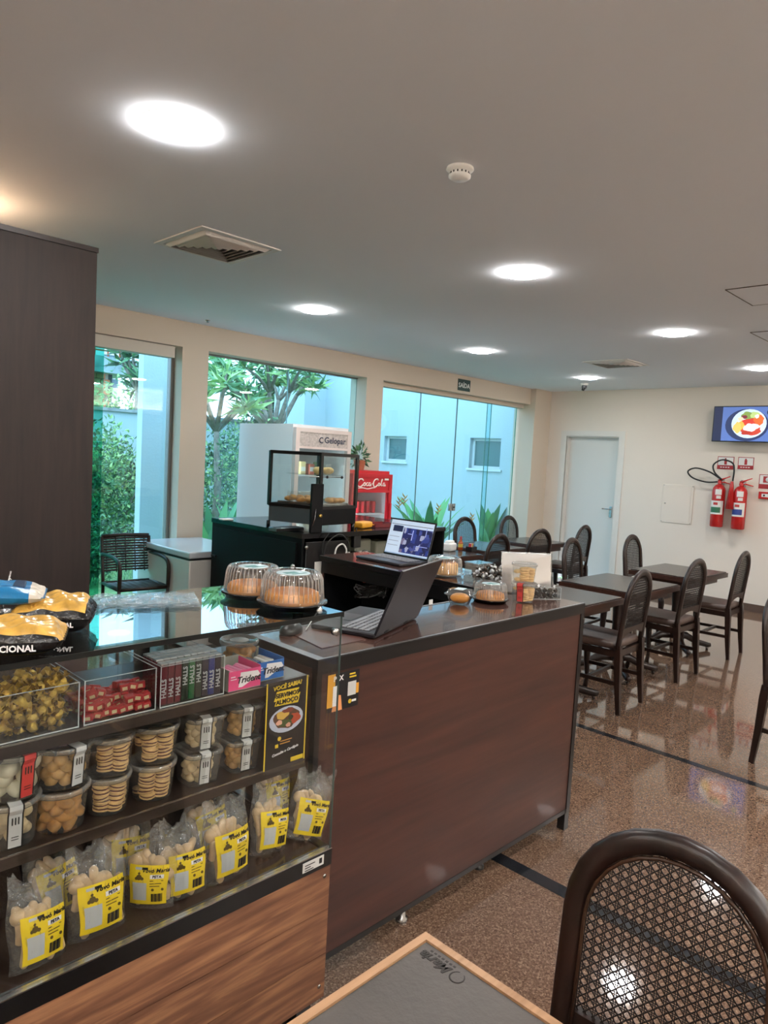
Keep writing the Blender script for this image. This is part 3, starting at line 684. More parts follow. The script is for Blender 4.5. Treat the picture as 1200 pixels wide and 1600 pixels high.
# ---- things on the window-row table
q = on_z(706, 862, .747)
t = thing('napkin_holder', 'white plastic napkin holder on the window-row table', 'napkin holder', (q.x+.03, q.y+.06, .7455), .2)
MB().rbox(-.075, .075, -.05, .05, 0, .085, .02, 3).build('body', M_white, t); MB().rbox(-.055, .055, -.032, .032, .08, .108, .012, 2).build('napkins', mat('paper', '#f2f2ee', .9), t)
q = on_z(738, 862, .747)
t = thing('sauce_caddy', 'black caddy of sauce sachets beside the ketchup bottle', 'caddy', (q.x+.02, q.y+.03, .7455), .1)
b = MB(); b.box(-.05, .05, -.035, .035, 0, .004).box(-.05, .05, -.035, -.031, .004, .05).box(-.05, .05, .031, .035, .004, .05).box(-.05, -.046, -.031, .031, .004, .05).box(.046, .05, -.031, .031, .004, .05); b.build('tray', M_black, t)
for i in range(6):
    c = ['#b3262a', '#e8e4dc', '#b3262a', '#d8b23c', '#4c6fa0', '#b3262a'][i]
    MB().obox((-.035+i*.014, random.uniform(-.012, .012), .045), (.004, 0, 0), (0, .015, 0), (.003, 0, .036)).build('sachet', mat('sachet_'+c, c, .5), t)
q = on_z(722, 860, .747)
t = thing('sauce_bottle', 'small orange sauce bottle between napkin holder and caddy', 'bottle', (q.x+.02, q.y+.04, .7455))
MB().lathe([(.022, 0), (.024, .01), (.024, .08), (.012, .10), (.011, .11)], seg=16).build('bottle_body', mat('chilli_sauce', '#b2501f', .25), t); MB().lathe([(.013, .11), (.012, .135), (.005, .145)], seg=12).build('cap', mat('red_cap', '#a3251e', .4), t)
MB().lathe([(.0245, .03), (.0245, .065)], seg=16).build('label', mat('yellow_label', '#d5b240', .6), t)

# ================================================================ BACK WALL FITTINGS
def W_(x, y, off=0): return on_x(x, y, BX-off)
a, b_ = W_(1117, 635, .2), W_(1117, 690, .2)
wz0, wz1 = b_.z, a.z; hgt = wz1-wz0; y1 = a.y; y0 = y1-hgt*1.78
t = thing('television', 'wall-mounted flat television showing a plated meal', 'television', (BX-.20, (y0+y1)/2, (wz0+wz1)/2), 0, rot=(0, 0, 0))
hy, hz = (y1-y0)/2, hgt/2
MB().rbox(-.02, .02, -hy, hy, -hz, hz, .004, 1).build('casing', M_black, t)
MB().box(.02, .20, -.15, .15, -.12, .12).build('wall_bracket', M_blackmat, t)
def emis(name, c, s=1.0): return mat(name, c, .3, emit=s*.34)
MB().box(-.0215, -.0203, -hy+.012, hy-.012, -hz+.012, hz-.012).build('screen', emis('screen_navy', '#1d2547', .9), t)
def disc(c, ry, rz_, m_, name, par, off, seg=28, wob=0, ph=0):
    b = MB(); b.add([(off, c[0]+ry*math.cos(2*PI*k/seg)*(1+wob*math.sin(3*2*PI*k/seg+ph)+wob*.6*math.sin(7*2*PI*k/seg+ph*2)), c[1]+rz_*math.sin(2*PI*k/seg)*(1+wob*math.sin(4*2*PI*k/seg+ph))) for k in range(seg)], [tuple(range(seg))[::-1]]); return b.build(name, m_, par)
sc = hgt/55  # metres per picture pixel on the screen
def s2(px, py): return ((1117-px)*sc*1.0+hy, hz-(py-635)*sc)
M_scr = emis('screen_blue_cloth', '#5672b4', .9)
MB().box(-.0222, -.0217, -hy+.012, s2(1131, 0)[0], -hz+.012, hz-.012).build('picture_cloth', M_scr, t)
disc(s2(1167, 664), 31*sc, 24.5*sc, emis('screen_plate_charger', '#26345f', .9), 'picture_charger', t, -.0228)
disc(s2(1170, 662), 25*sc, 22*sc, emis('screen_plate', '#c5dceb', 1.0), 'picture_plate', t, -.0234)
k = 0
for (px, py, rx, ry, c) in ((1160, 665, 8, 7, '#e2b34e'), (1154, 668, 6, 8, '#e9c266'), (1168, 650, 10, 6, '#7f9a4e'), (1178, 649, 7, 5, '#b8cf84'), (1163, 652, 4, 3, '#7b2e3a'), (1173, 660, 12, 6, '#cc3a2b'), (1184, 657, 7, 8, '#e0672f'),
                            (1175, 672, 14, 7, '#c4432e'), (1172, 668, 9, 6, '#e9ebef'), (1179, 666, 6, 4, '#f3f4f6'), (1168, 676, 8, 3, '#b03426'), (1158, 655, 4, 3, '#e8d2b0'), (1181, 651, 3, 3, '#eef0e4')):
    k += 1; disc(s2(px, py), rx*sc, ry*sc, emis('screen_food_'+c, c, .95), 'picture_food', t, -.0238-k*.0003, wob=.12, ph=k)
disc(s2(1200, 645), 5.5*sc, 5.5*sc, emis('screen_badge', '#141a2e', .8), 'picture_badge', t, -.0300); disc(s2(1200, 645), 4*sc, 4*sc, emis('screen_badge2', '#dfe6a0', .9), 'picture_badge', t, -.0303)

a, b_ = W_(1037, 756), W_(1080, 820)
t = thing('access_panel', 'cream square access panel on the far wall', 'wall panel', (BX, (a.y+b_.y)/2, (a.z+b_.z)/2)); hy, hz = (a.y-b_.y)/2, (a.z-b_.z)/2
MB().rbox(-.012, -.001, -hy, hy, -hz, hz, .004, 1).build('frame', M_back, t); MB().rbox(-.02, -.0121, -hy+.03, hy-.03, -hz+.03, hz-.03, .004, 1).build('cover', M_back, t)
for sy in (-1, 1):
    for sz in (-1, 1): MB().cyl((-.012, sy*(hy-.014), sz*(hz-.014)), (-.017, sy*(hy-.014), sz*(hz-.014)), .005).build('screw', M_chrome, t)
MB().cyl((-.02, hy-.05, 0), (-.026, hy-.05, 0), .008).build('latch', M_chrome, t)

M_red = mat('fire_red_enamel', '#b5201f', .25, coat=.3); M_hose = mat('black_hose_rubber', '#161616', .5); M_lab = mat('label_paper', '#d9dad6', .6)
def extinguisher(pa, pb, lab, band, hose):
    c = W_((pa[0]+pb[0])/2, pb[1]-3, .11); top = W_(*pa, .11)
    h = top.z-c.z; r = .078
    t = thing('fire_extinguisher', lab, 'fire extinguisher', (BX-.11, c.y, c.z), group='red fire extinguishers')
    MB().lathe([(.0001, 0), (r-.01, 0), (r, .012), (r, h*.86), (r*.93, h*.92), (r*.6, h*.985), (.02, h*1.01), (.02, h*1.03)], seg=28).build('cylinder', M_red, t)
    MB().lathe([(.026, h*1.02), (.026, h*1.08), (.016, h*1.10)], seg=14).build('valve', M_red, t)
    MB().cyl((0, 0, h*1.07), (.0, -.05, h*1.075), .01).build('outlet', M_chrome, t)
    MB().tube([(0, .02, h*1.10), (0, -.03, h*1.13), (0, -.12, h*1.20)], [.010, .010, .006], 6).build('upper_lever', M_red, t)
    MB().tube([(0, .01, h*1.08), (0, -.05, h*1.06), (0, -.14, h*1.02)], [.010, .010, .006], 6).build('lower_lever', M_red, t)
    MB().box(.04, .108, -.02, .02, h*.9, h*1.15).box(.02, .04, -.008, .008, h*1.02, h*1.06).build('wall_hook', M_chrome, t)
    def band_(z0, z1, a0, a1, m_, nm, rr):
        K = 12; vs = [(rr*math.cos(a0+(a1-a0)*k/K), rr*math.sin(a0+(a1-a0)*k/K), z) for k in range(K+1) for z in (z0, z1)]
        b = MB(); b.add(vs, [(2*k, 2*k+2, 2*k+3, 2*k+1) for k in range(K)], True); return b.build(nm, m_, t)
    band_(h*.30, h*.62, PI-1.15, PI+1.15, M_lab, 'instruction_label', r+.0008)
    band_(h*.34, h*.47, PI-.95, PI+.75, mat('label_'+band, band, .5), 'label_band', r+.0014)
    band_(h*.52, h*.58, PI-.4, PI+.3, mat('label_red_mark', '#a83030', .5), 'label_mark', r+.0014)
    band_(h*.76, h*.89, PI-.2, PI+.75, M_lab, 'inspection_tag', r+.0010); band_(h*.67, h*.74, PI, PI+.7, M_lab, 'inspection_tag', r+.0010)
    if hose:
        pts = [(0, .03, h*1.06), (-.01, .16, h*1.04), (-.02, .33, h*1.12), (-.02, .40, h*1.27), (-.02, .30, h*1.36), (-.03, .12, h*1.28), (-.04, -.03, h*1.12), (-.04, .06, h*1.28), (-.04, .08, h*1.46), (-.04, -.02, h*1.58), (-.04, -.14, h*1.52), (-.04, -.17, h*1.36), (-.04, -.165, h*1.10)]
        P_ = [Vector(p) for p in pts]; sm = []
        for i in range(len(P_)-1):
            p0, p1, p2, p3 = P_[max(i-1, 0)], P_[i], P_[i+1], P_[min(i+2, len(P_)-1)]
            for k in range(6): u = k/6; sm.append(.5*((2*p1)+(-p0+p2)*u+(2*p0-5*p1+4*p2-p3)*u*u+(-p0+3*p1-3*p2+p3)*u**3))
        sm.append(P_[-1]); MB().tube(sm, .010, 8).build('hose', M_hose, t)
        MB().lathe([(.016, h*1.09), (.022, h*1.0), (.05, h*.45), (.046, h*.45)], c=(-.06, -.165, 0), seg=16).build('discharge_horn', M_red, t)
    return t
extinguisher((1123, 757), (1114, 826), 'left fire extinguisher with green label and looping black hose', '#2f6b4a', True)
extinguisher((1154, 760), (1150, 830), 'right fire extinguisher with blue label', '#2b3f86', False)
def wall_sign(name, lab, pa, pc, cat='sign'):
    a, c = W_(*pa), W_(*pc); t = thing(name, lab, cat, (BX, (a.y+c.y)/2, (a.z+c.z)/2)); return t, (a.y-c.y)/2, (a.z-c.z)/2
for i, (pa, pc, lab) in enumerate((((1122, 713), (1146, 734), 'left fire extinguisher sign above the hose'), ((1154, 714), (1177, 734), 'right fire extinguisher sign'))):
    t, hy, hz = wall_sign('extinguisher_sign', lab, pa, pc)
    MB().box(-.004, -.001, -hy, hy, -hz, hz).build('plate', mat('sign_red', '#9c2226', .5), t)
    MB().box(-.005, -.0041, -hy+.008, hy-.008, -hz*.35, hz-.008).build('white_field', M_lab, t)
    MB().box(-.0056, -.0051, -.016, .016, -hz*.25, hz*.55).box(-.0056, -.0051, -.008, .012, hz*.56, hz*.75).build('extinguisher_symbol', mat('sign_red', '#9c2226'), t)
    b = MB(); [b.box(-.0046, -.0041, -.05+k*.03, -.03+k*.03, -hz*.75, -hz*.6) for k in range(4)]; b.build('small_print', M_lab, t)
t, hy, hz = wall_sign('alarm_sign', 'red and white alarm sign at the right edge of the far wall', (1187, 741), (1214, 765))
MB().box(-.004, -.001, -hy, hy, -hz, hz).build('plate', mat('sign_red', '#9c2226'), t); MB().box(-.005, -.0041, -hy+.008, hy-.008, -hz*.35, hz-.008).build('white_field', M_lab, t)
MB().box(-.0056, -.0051, -hy*.55, hy*.55, -hz*.15, hz*.75).build('symbol_square', mat('sign_red', '#9c2226'), t); MB().lathe([(.0001, -.0062), (.03, -.0062), (.03, -.0057)], axis='X', seg=20, c=(0, 0, hz*.3)).build('symbol_ring', M_lab, t)
t, hy, hz = wall_sign('alarm_box', 'small red alarm call box under the alarm sign', (1187, 768), (1212, 781), 'alarm')
MB().rbox(-.04, -.001, -hy, hy, -hz, hz, .006, 2).build('casing', M_red, t); MB().box(-.042, -.0405, -hy*.6, hy*.6, -hz*.45, hz*.45).build('front_plate', M_lab, t)
for sy in (-.3, .3): MB().cyl((-.042, sy*hy, 0), (-.046, sy*hy, 0), .012).build('indicator', M_black, t)
# exit sign on the beam
a, c = on_y(715.5, 594, WY), on_y(734, 610, WY)
t = thing('exit_sign', 'dark green rectangular exit sign on the beam over the glass door', 'sign', ((a.x+c.x)/2, WY, (a.z+c.z)/2)); hx, hz = (c.x-a.x)/2, (a.z-c.z)/2
hz = .075
MB().rbox(-hx, hx, -.006, -.001, -hz, hz, .002, 1).build('plate', mat('exit_green', '#22403c', .5), t)
text('lettering', 'SAÍDA', .085, mat('sign_white', '#dfe5e2', .5), t, (0, -.0065, -.008), (1, 0, 0), (0, 0, 1), bold=.001)
# ceiling edge of the wall: small far power box

# ================================================================ MAIN COUNTER (L-shaped)
CY = 1.547; CZ = 1.05; CX0, CX1 = 1.335, 2.90; CB = 1.90; AX0, AX1, AY1 = 2.755, 3.14, 3.22
M_front = wood('reddish_walnut_laminate', '#361c16', '#502e24', .42, 'X', .55, .05, 6, '#43251d')
M_soft = mat('soft_black_board', '#07080a', .6, spec=.2)
M_top = wood('glossy_counter_top', '#3f2a26', '#5c4038', .12, 'X', .5, .4)
t = thing('service_counter', 'long walnut-fronted service counter with black edges and glossy brown top', 'counter', (0, 0, 0))
MB().box(CX0+.02, CX1-.03, CY, CY+.018, .10, CZ-.045).build('front_panel', M_front, t)
b = MB(); b.box(CX0, CX1, CY-.004, CY+.022, CZ-.045, CZ-.003).box(CX1-.03, CX1, CY-.004, CY+.022, .08, CZ-.045).box(CX0+.02, CX1-.03, CY-.002, CY+.02, .08, .10)
b.box(CX0, CX0+.02, CY-.002, CY+.02, .08, CZ-.045); b.build('edge_trim', M_black, t)
MB().box(CX0, CX1, CY-.003, CB, CZ-.028, CZ-.0005).box(AX0, AX1, CB, AY1, CZ-.028, CZ-.0005).build('worktop_core', M_black, t)
MB().box(CX0+.03, CX1-.004, CY+.006, CB-.012, CZ-.0004, CZ+.0006).box(AX0+.012, AX1-.004, CB-.012, AY1-.004, CZ-.0004, CZ+.0006).build('worktop', M_top, t)
b = MB(); b.box(CX0, CX0+.03, CY-.002, CB, CZ-.0004, CZ+.002).box(CX0+.03, CX1, CY-.002, CY+.006, CZ-.0004, CZ+.002).box(CX0+.03, AX0, CB-.012, CB, CZ-.0004, CZ+.002); b.build('metal_edging', mat('grey_edge_profile', '#6f7073', .35, .6), t)
for bb in ((CX0, CX0+.018, CY+.022, CB-.02), (CX1-.02, CX1, CY+.022, CB), (AX1-.02, AX1, CB, AY1), (AX0+.02, AX1-.02, AY1-.02, AY1)): MB().box(*bb, .1, CZ-.03).build('side_panel', M_front, t)
b = MB(); b.box(CX1-.02, AX1-.02, CB-.018, CB, .1, CZ-.03).box(AX0+.03, AX1-.02, CB, AY1-.02, .62, .64).box(AX0+.03, AX1-.02, CB, AY1-.02, .1, .12).box(CX0+.02, CX1-.02, CY+.03, CB-.02, .62, .64); b.build('inner_shelf', M_black, t)
MB().box(AX1-.04, AX1-.0205, CB, AY1-.03, .12, CZ-.03).box(AX0+.025, AX1-.04, AY1-.03, AY1-.021, .12, CZ-.03).build('inner_lining', M_soft, t)
b = MB(); b.box(AX0+.002, AX0+.02, CB, AY1-.02, CZ-.10, CZ-.03); b.build('inner_fascia', M_black, t)
for (x, y) in ((CX1-.02, CY+.015), (CX1-.02, CB-.03), (AX1-.03, AY1-.04), (AX0+.04, AY1-.04)): MB().box(x-.018, x+.018, y-.018, y+.018, 0, .10).build('leg', M_black, t)
for (x, y) in ((1.837, 1.60), (2.32, 1.62)):
    MB().lathe([(.022, 0), (.022, .012), (.014, .016), (.014, .1)], c=(x, y, 0), seg=14).build('levelling_foot', M_chrome if x < 2 else M_black, t)
MB().box(2.235, 2.255, CB-.006, CB-.002, CZ, CZ+.022).build('bracket', M_white, t)

# laptop model in local coords: hinge on x axis from 0..w, base towards +y, screen leaning -y
M_lap = mat('dark_laptop_shell', '#2b2a2e', .4, .3); M_key = mat('key_black', '#141416', .5)
def laptop(lab, loc, rz, w_, d_, lean, shell, keys, name='laptop'):
    t = thing(name, lab, 'laptop', loc, rz, 'open laptops on the counter')
    MB().rbox(0, w_, 0, d_, 0, .016, .004, 1).build('base', shell, t)
    kb = MB().box(.02, w_-.02, .03, d_*.58, .0162, .0168).build('keyboard_deck', mat('dark_key_deck', '#222226', .6) if keys else M_key, t)  # deck is darker than the pale keycaps
    km = mat('pale_keycap', '#8f9196', .5) if keys else mat('dark_keycap', '#1d1d20', .45); kme = None
    for r_ in range(5):
        for c_ in range(15):
            if r_ == 4 and 4 <= c_ <= 8:
                if c_ > 4: continue
                MB().rbox(.024+4*(w_-.05)/15, .024+9*(w_-.05)/15-.003, .034+r_*.022, .052+r_*.022, .0168, .0195, .001, 1, sm=False).build('key', km, t); continue
            if kme is None: kme = MB().box(-.0083, .0083, -.008, .008, 0, .0028).build('key', km, t); o = kme
            else: o = kme.copy(); COL.objects.link(o)
            o.location = (.033+c_*(w_-.05)/15, .043+r_*.022, .0168)
    MB().box(w_*.33, w_*.62, d_*.63, d_-.012, .0162, .0168).build('touchpad', mat('touchpad', '#3a3a3e', .3), t)
    sd = Vector((0, -math.sin(lean), math.cos(lean))); nrm = Vector((0, math.cos(lean), math.sin(lean)))   # nrm faces the user
    c = Vector((w_/2, .002, .014)); sh = d_*.98
    b = MB(); b.obox(c+sd*sh/2-nrm*.003, (w_/2, 0, 0), sd*sh/2, nrm*.0035); lid = b.build('lid', shell, t)
    b = MB(); b.obox(c+sd*sh/2+nrm*.0012, (w_/2-.002, 0, 0), sd*(sh/2-.002), nrm*.0006); b.build('bezel', M_key, t)
    for hx0 in (.2, .65): MB().cyl((w_*hx0, 0, .012), (w_*(hx0+.15), 0, .012), .006).build('hinge', M_key, t)
    return t, c, sd, nrm, sh
hx, hy_ = 1.64, 1.618
t1, c, sd, nrm, sh = laptop('open dark laptop in front, seen from behind its lid on the counter', (hx, hy_, CZ+.003), math.atan2(.36, .933)-.02, .375, .245, R(21), M_lap, True)
b = MB(); b.obox(c+sd*sh/2+nrm*.0022, (.165, 0, 0), sd*(sh/2-.014), nrm*.0003); b.build('display', mat('dark_display', '#20242a', .15), t1)
# second laptop: user looks along +X; screen plane on its +X side
P0 = on_z(547, 872, CZ)
t2, c, sd, nrm, sh = laptop('open laptop at the back of the counter showing a city map on its screen', (3.105, 2.665, CZ+.003), PI/2, .36, .235, R(16), mat('steel_laptop_shell', '#3a3b40', .35, .5), True)
def mapmat():
    q = N('city_map_display'); tc = q.node('ShaderNodeTexCoord'); v = q.node('ShaderNodeTexVoronoi', i_Scale=38.0); v.distance = 'CHEBYCHEV'; q.link(tc.outputs['Object'], v.inputs['Vector'])
    s = q.node('ShaderNodeSeparateColor'); q.link(v.outputs['Color'], s.inputs[0]); r = q.node('ShaderNodeValToRGB'); r.color_ramp.interpolation = 'CONSTANT'; e = r.color_ramp.elements
    e[0].position = 0; e[0].color = (*hexc('#232f6e'), 1); e[1].position = .9; e[1].color = (*hexc('#b9bfe0'), 1)
    for p, c_ in ((.3, '#34489a'), (.55, '#4a58a8'), (.68, '#8a7f9e'), (.78, '#1b2450')): k = r.color_ramp.elements.new(p); k.color = (*hexc(c_), 1)
    q.link(s.outputs[0], r.inputs[0]); q.link(r.outputs[0], q.b.inputs['Emission Color']); q.b.inputs['Emission Strength'].default_value = .34; q.b.inputs['Base Color'].default_value = (.02, .02, .03, 1); q.b.inputs['Roughness'].default_value = .25
    return q.m
def panel(nm, u0, u1, v0, v1, m_, off):   # u left..right as the user sees it (user right = local -x ), v bottom..top
    U = Vector((-1, 0, 0)); w_ = .36; o = c+nrm*off; b = MB()
    ctr = o+U*((u0+u1)/2-.5)*(w_-.014)+sd*(.012+(v0+v1)/2*(sh-.022)); b.obox(ctr, U*(u1-u0)/2*(w_-.014), sd*(v1-v0)/2*(sh-.022), nrm*.0002); b.build(nm, m_, t2)
panel('display', 0, 1, 0, 1, emis('screen_pale', '#b9cbe0', .85), .0024)
panel('map_picture', .33, 1, .06, .80, mapmat(), .0030)
panel('dark_picture', .08, .31, .66, .84, emis('screen_dark_tile', '#202a48', .8), .0030)
panel('address_bar', .02, .98, .87, .885, emis('screen_line', '#303848', .8), .0030)
panel('toolbar', .0, 1, .0, .03, emis('screen_taskbar', '#8fa9c9', .8), .0030)
for i in range(3): panel('menu_row', .03, .27, .50-i*.13, .515-i*.13, emis('screen_grey', '#7d8ba3', .8), .0030)
for (u, v, du, dv) in ((.45, .62, .12, .02), (.55, .45, .02, .3), (.7, .3, .25, .02), (.85, .6, .015, .25)): panel('map_road', u, u+du, v, v+dv, emis('screen_road', '#8c98cf', .8), .0036)
# mouse, mat
mz = CZ+.0008
q = on_z(466, 990, CZ)
t = thing('mouse', 'black computer mouse on the reddish mat by the display case', 'mouse', (q.x-.015, q.y+.02, CZ+.0035), R(25))
MB().sphere((0, 0, .004), .036, 1.55, .95, .85, 20, 12).build('body', mat('mouse_black', '#1a1a1c', .35), t)
bm = t.children[0].data
for v in bm.vertices: v.co.z = max(v.co.z, 0)
MB().cyl((.025, 0, .032), (.040, 0, .027), .004).build('wheel', M_key, t)
cbp = [on_z(*p, 1.055) for p in ((478, 985), (490, 966), (500, 950), (503, 938), (497, 925))]
MB().tube([Vector((p.x, p.y, p.z+.002))-Vector(t.location) for p in cbp], .0022, 6).build('cable', M_white, None)
o = bpy.data.objects['cable']; o.location = t.location; tag(o, 'thin white mouse cable curling past the cake box', 'cable')
M_mat = mat('reddish_desk_mat', '#5b3d36', .3)
pts = [on_z(*p, CZ) for p in ((440, 984), (503, 1014), (572, 1000), (520, 975))]
o = MB().prism([(p.x, p.y) for p in pts], CZ+.0012, CZ+.003).build('desk_mat', M_mat); tag(o, 'reddish brown desk mat under the mouse', 'desk mat')

# ================================================================ REAR BLACK CABINET with warmer
BZ = 1.10; bA = on_z(478, 834, BZ); bL = on_z(325, 809, BZ)
bx0 = (bA.x+bL.x)/2; by0 = bA.y; by1 = bL.y; bx1 = bx0+1.55
t = thing('back_bar_cabinet', 'black back-bar cabinet carrying the food warmer', 'cabinet', (0, 0, 0))
MB().box(bx0, bx1, by0, by1, BZ-.035, BZ).build('worktop', mat('gloss_black_top', '#0c0d10', .15), t)
b = MB(); b.box(bx0+.01, bx0+.03, by0+.01, by1, .08, BZ-.035).box(bx0+.03, bx1, by1-.02, by1, .08, BZ-.035).box(bx0+.03, bx1, by0+.01, by1-.02, .08, .10).box(bx0+.42, bx0+.44, by0+.01, by1-.02, .10, BZ-.035).box(bx1-.02, bx1, by0+.01, by1-.02, .10, BZ-.035); b.build('carcass', M_soft, t)
MB().box(bx0+.44, bx1-.02, by0+.05, by1-.02, .66, .68).build('shelf', M_black, t)
dd_ = MB().rbox(bx0+.035, bx0+.415, by0-.008, by0+.01, .10, BZ-.06, .003, 1).build('door', M_black, t)
k_ = on_y(477, 855, by0); MB().cyl((k_.x, by0-.008, k_.z), (k_.x, by0-.018, k_.z), .014, seg=16).build('lock', M_chrome, dd_)
k_ = on_y(456, 885, by0); MB().cyl((k_.x, by0-.008, k_.z), (k_.x, by0-.02, k_.z), .02, .012, seg=12).build('keyring', M_chrome, dd_)
sp = MB().box(bx0-.006, bx0+.009, by0+.06, by1-.04, .12, BZ-.07).build('side_door', M_soft, t)
k_ = on_x(335, 868, bx0-.006); MB().box(bx0-.02, bx0-.006, k_.y-.03, k_.y+.03, k_.z-.006, k_.z+.006).build('handle', M_blackmat, sp)
# warmer
wa = on_z(430, 827, BZ); X0w = bx0+.03; Y0w = by0+.03
def atw(px, py): return on_y(px, py, Y0w)
xw0, xw1, xw2 = bx0+.01, atw(503, 712).x, atw(566, 712).x
ztop = atw(505, 708).z; zb0 = BZ+.03; Y1w = Y0w+.42
M_wg = glass('clear_warmer_glass', (.93, .96, .96), .05)
t = thing('food_warmer', 'black-framed glass food warmer cabinet with pastries on top of the black cabinet', 'food warmer', (0, 0, 0))
b = MB(); r_ = .011
xl = on_y(430, 760, Y1w).x
c0 = (xw0+.03, Y1w); c1_ = (xw1, Y0w); c2 = (xw2, Y0w+.05); c3 = (xw1, Y1w+.02)
corners = [Vector((c0[0], c0[1], 0)), Vector((c1_[0], c1_[1], 0)), Vector((c2[0], c2[1], 0)), Vector((xw2-.02, Y1w+.05, 0))]
zbase = BZ+.165
for p in corners: b.box(p.x-r_, p.x+r_, p.y-r_, p.y+r_, zbase, ztop)
for i in range(4):
    p, q_ = corners[i], corners[(i+1) % 4]
    for zz in (ztop-.008, zbase+.008):
        d_ = (q_-p); n_ = Vector((-d_.y, d_.x, 0)).normalized(); b.obox((p+q_)/2+Vector((0, 0, zz)), d_/2, n_*.010, (0, 0, .012))
b.build('frame', M_black, t)
for i in range(4):
    p, q_ = corners[i], corners[(i+1) % 4]; d_ = (q_-p); n_ = Vector((-d_.y, d_.x, 0)).normalized()
    MB().obox((p+q_)/2+Vector((0, 0, (ztop+zbase)/2)), d_*.47, n_*.002, (0, 0, (ztop-zbase)/2-.02)).build('pane', M_wg, t)
poly = [(p.x, p.y) for p in corners]
MB().prism(poly, ztop-.004, ztop+.004).build('roof_glass', M_wg, t)
MB().prism(poly, BZ+.05, zbase-.005).build('heating_base', mat('steel_base', '#5b6870', .35, .5), t)
for p in corners: MB().cyl((p.x*.97+corners[0].x*.03, p.y, BZ), (p.x*.97+corners[0].x*.03, p.y, BZ+.05), .014).build('foot', M_black, t)
cc = sum(corners, Vector())/4
p, q_ = corners[1], corners[2]; d_ = q_-p; n_ = Vector((d_.y, -d_.x, 0)).normalized(); MB().obox((p+q_)/2+n_*.006+Vector((0, 0, (BZ+.05+zbase)/2)), d_/2, n_*.004, (0, 0, (zbase-BZ-.05)/2)).build('front_plate', M_soft, t)
def inner(s): return [(cc.x+(p[0]-cc.x)*s, cc.y+(p[1]-cc.y)*s) for p in poly]
MB().prism(inner(.82), zbase+.02, zbase+.035).build('tray', M_chrome, t)
MB().prism(inner(.66), zbase+.235, zbase+.243).build('shelf', M_wg, t)
MB().cyl((corners[1].x-.1, Y0w+.0, zbase+.23), (corners[1].x+.22, Y0w+.02, zbase+.23), .004).build('shelf_rod', M_chrome, t)
for dx in (.06, .20): MB().sphere((corners[1].x+dx, Y0w+.0, zbase+.23), .011, seg=10, rings=6).build('rod_knob', M_black, t)
# pastries inside
M_pastry = mat('golden_pastry', '#c98f4a', .6, noise=.25, nscale=30); M_dough = mat('pale_bread', '#dcbf7e', .6, noise=.12, nscale=30)
for i in range(9):
    u = i/8; p = corners[1].lerp(corners[2], .1+.8*u) if i > 4 else corners[0].lerp(corners[1], .15+.17*i)
    p = p.lerp(cc, .32+.15*(i % 2)); t3 = thing('pastry', 'small golden baked pastry on the lower tray of the food warmer', 'pastry', (p.x, p.y, zbase+.036), random.uniform(0, 3), 'pastries on the lower warmer tray')
    MB().sphere((0, 0, .019), .034, 1.35, .9, .58, 14, 8, jit=.08).build('crust', M_pastry, t3)
for i, (u, v) in enumerate(((.55, .45), (.7, .4), (.62, .6), (.8, .55))):
    x = corners[0].x+(corners[2].x-corners[0].x)*u; y = cc.y+(v-.5)*.2; t3 = thing('cheese_bun', 'round yellow cheese bun on the upper glass shelf of the warmer', 'bun', (x, y, zbase+.244), group='cheese buns on the warmer shelf')
    MB().sphere((0, 0, .026), .036, 1, 1, .72, 14, 8, jit=.04).build('crust', M_dough, t3)
t3 = thing('pastry_box', 'clear box of pastries at the left side of the warmer', 'box', (cc.x-.13, cc.y+.02, zbase+.036), -.4)
MB().rbox(-.085, .085, -.06, .06, 0, .075, .008, 1).build('box_shell', glass('clear_plastic_box', (.95, .95, .93), .06, .05, .12, (.9, .88, .8)), t3)
for i in range(6): MB().sphere((-.055+.055*(i % 3), -.025+.05*(i//3), .03), .025, 1, .9, .8, 10, 6).build('filling', M_pastry, t3)
# thermostat box in front, scale on the left
tb = on_z(497, 832, BZ)
t = thing('thermostat_box', 'tall black switch box standing in front of the food warmer', 'control box', (atw(491, 830).x, by0+.015, BZ+.001))
hh = atw(491, 756).z-BZ
MB().rbox(-.055, .05, -.012, .012, 0, hh, .004, 1).build('body', M_soft, t)
MB().cyl((.02, -.012, hh*.35), (.02, -.026, hh*.35), .013, seg=16).build('dial', mat('brass_dial', '#b59a52', .3, .9), t)
MB().tube([(-.045, -.014, .05), (-.03, -.02, .10), (-.02, -.016, .17)], .003, 6).build('lever', M_chrome, t)
t = thing('kitchen_scale', 'flat steel kitchen scale left of the food warmer', 'scale', (bx0+.20, by0+.10, BZ), -.0)
q = on_z(437, 831, BZ); t.location = (q.x+.10, q.y+.03, BZ+.001)
MB().rbox(-.14, .10, -.045, .05, 0, .028, .004, 1).build('platform', mat('scale_steel', '#6d7d86', .3, .7), t); MB().rbox(-.14, .10, -.05, -.0455, .004, .024, .001, 1).build('front_plate', M_black, t)
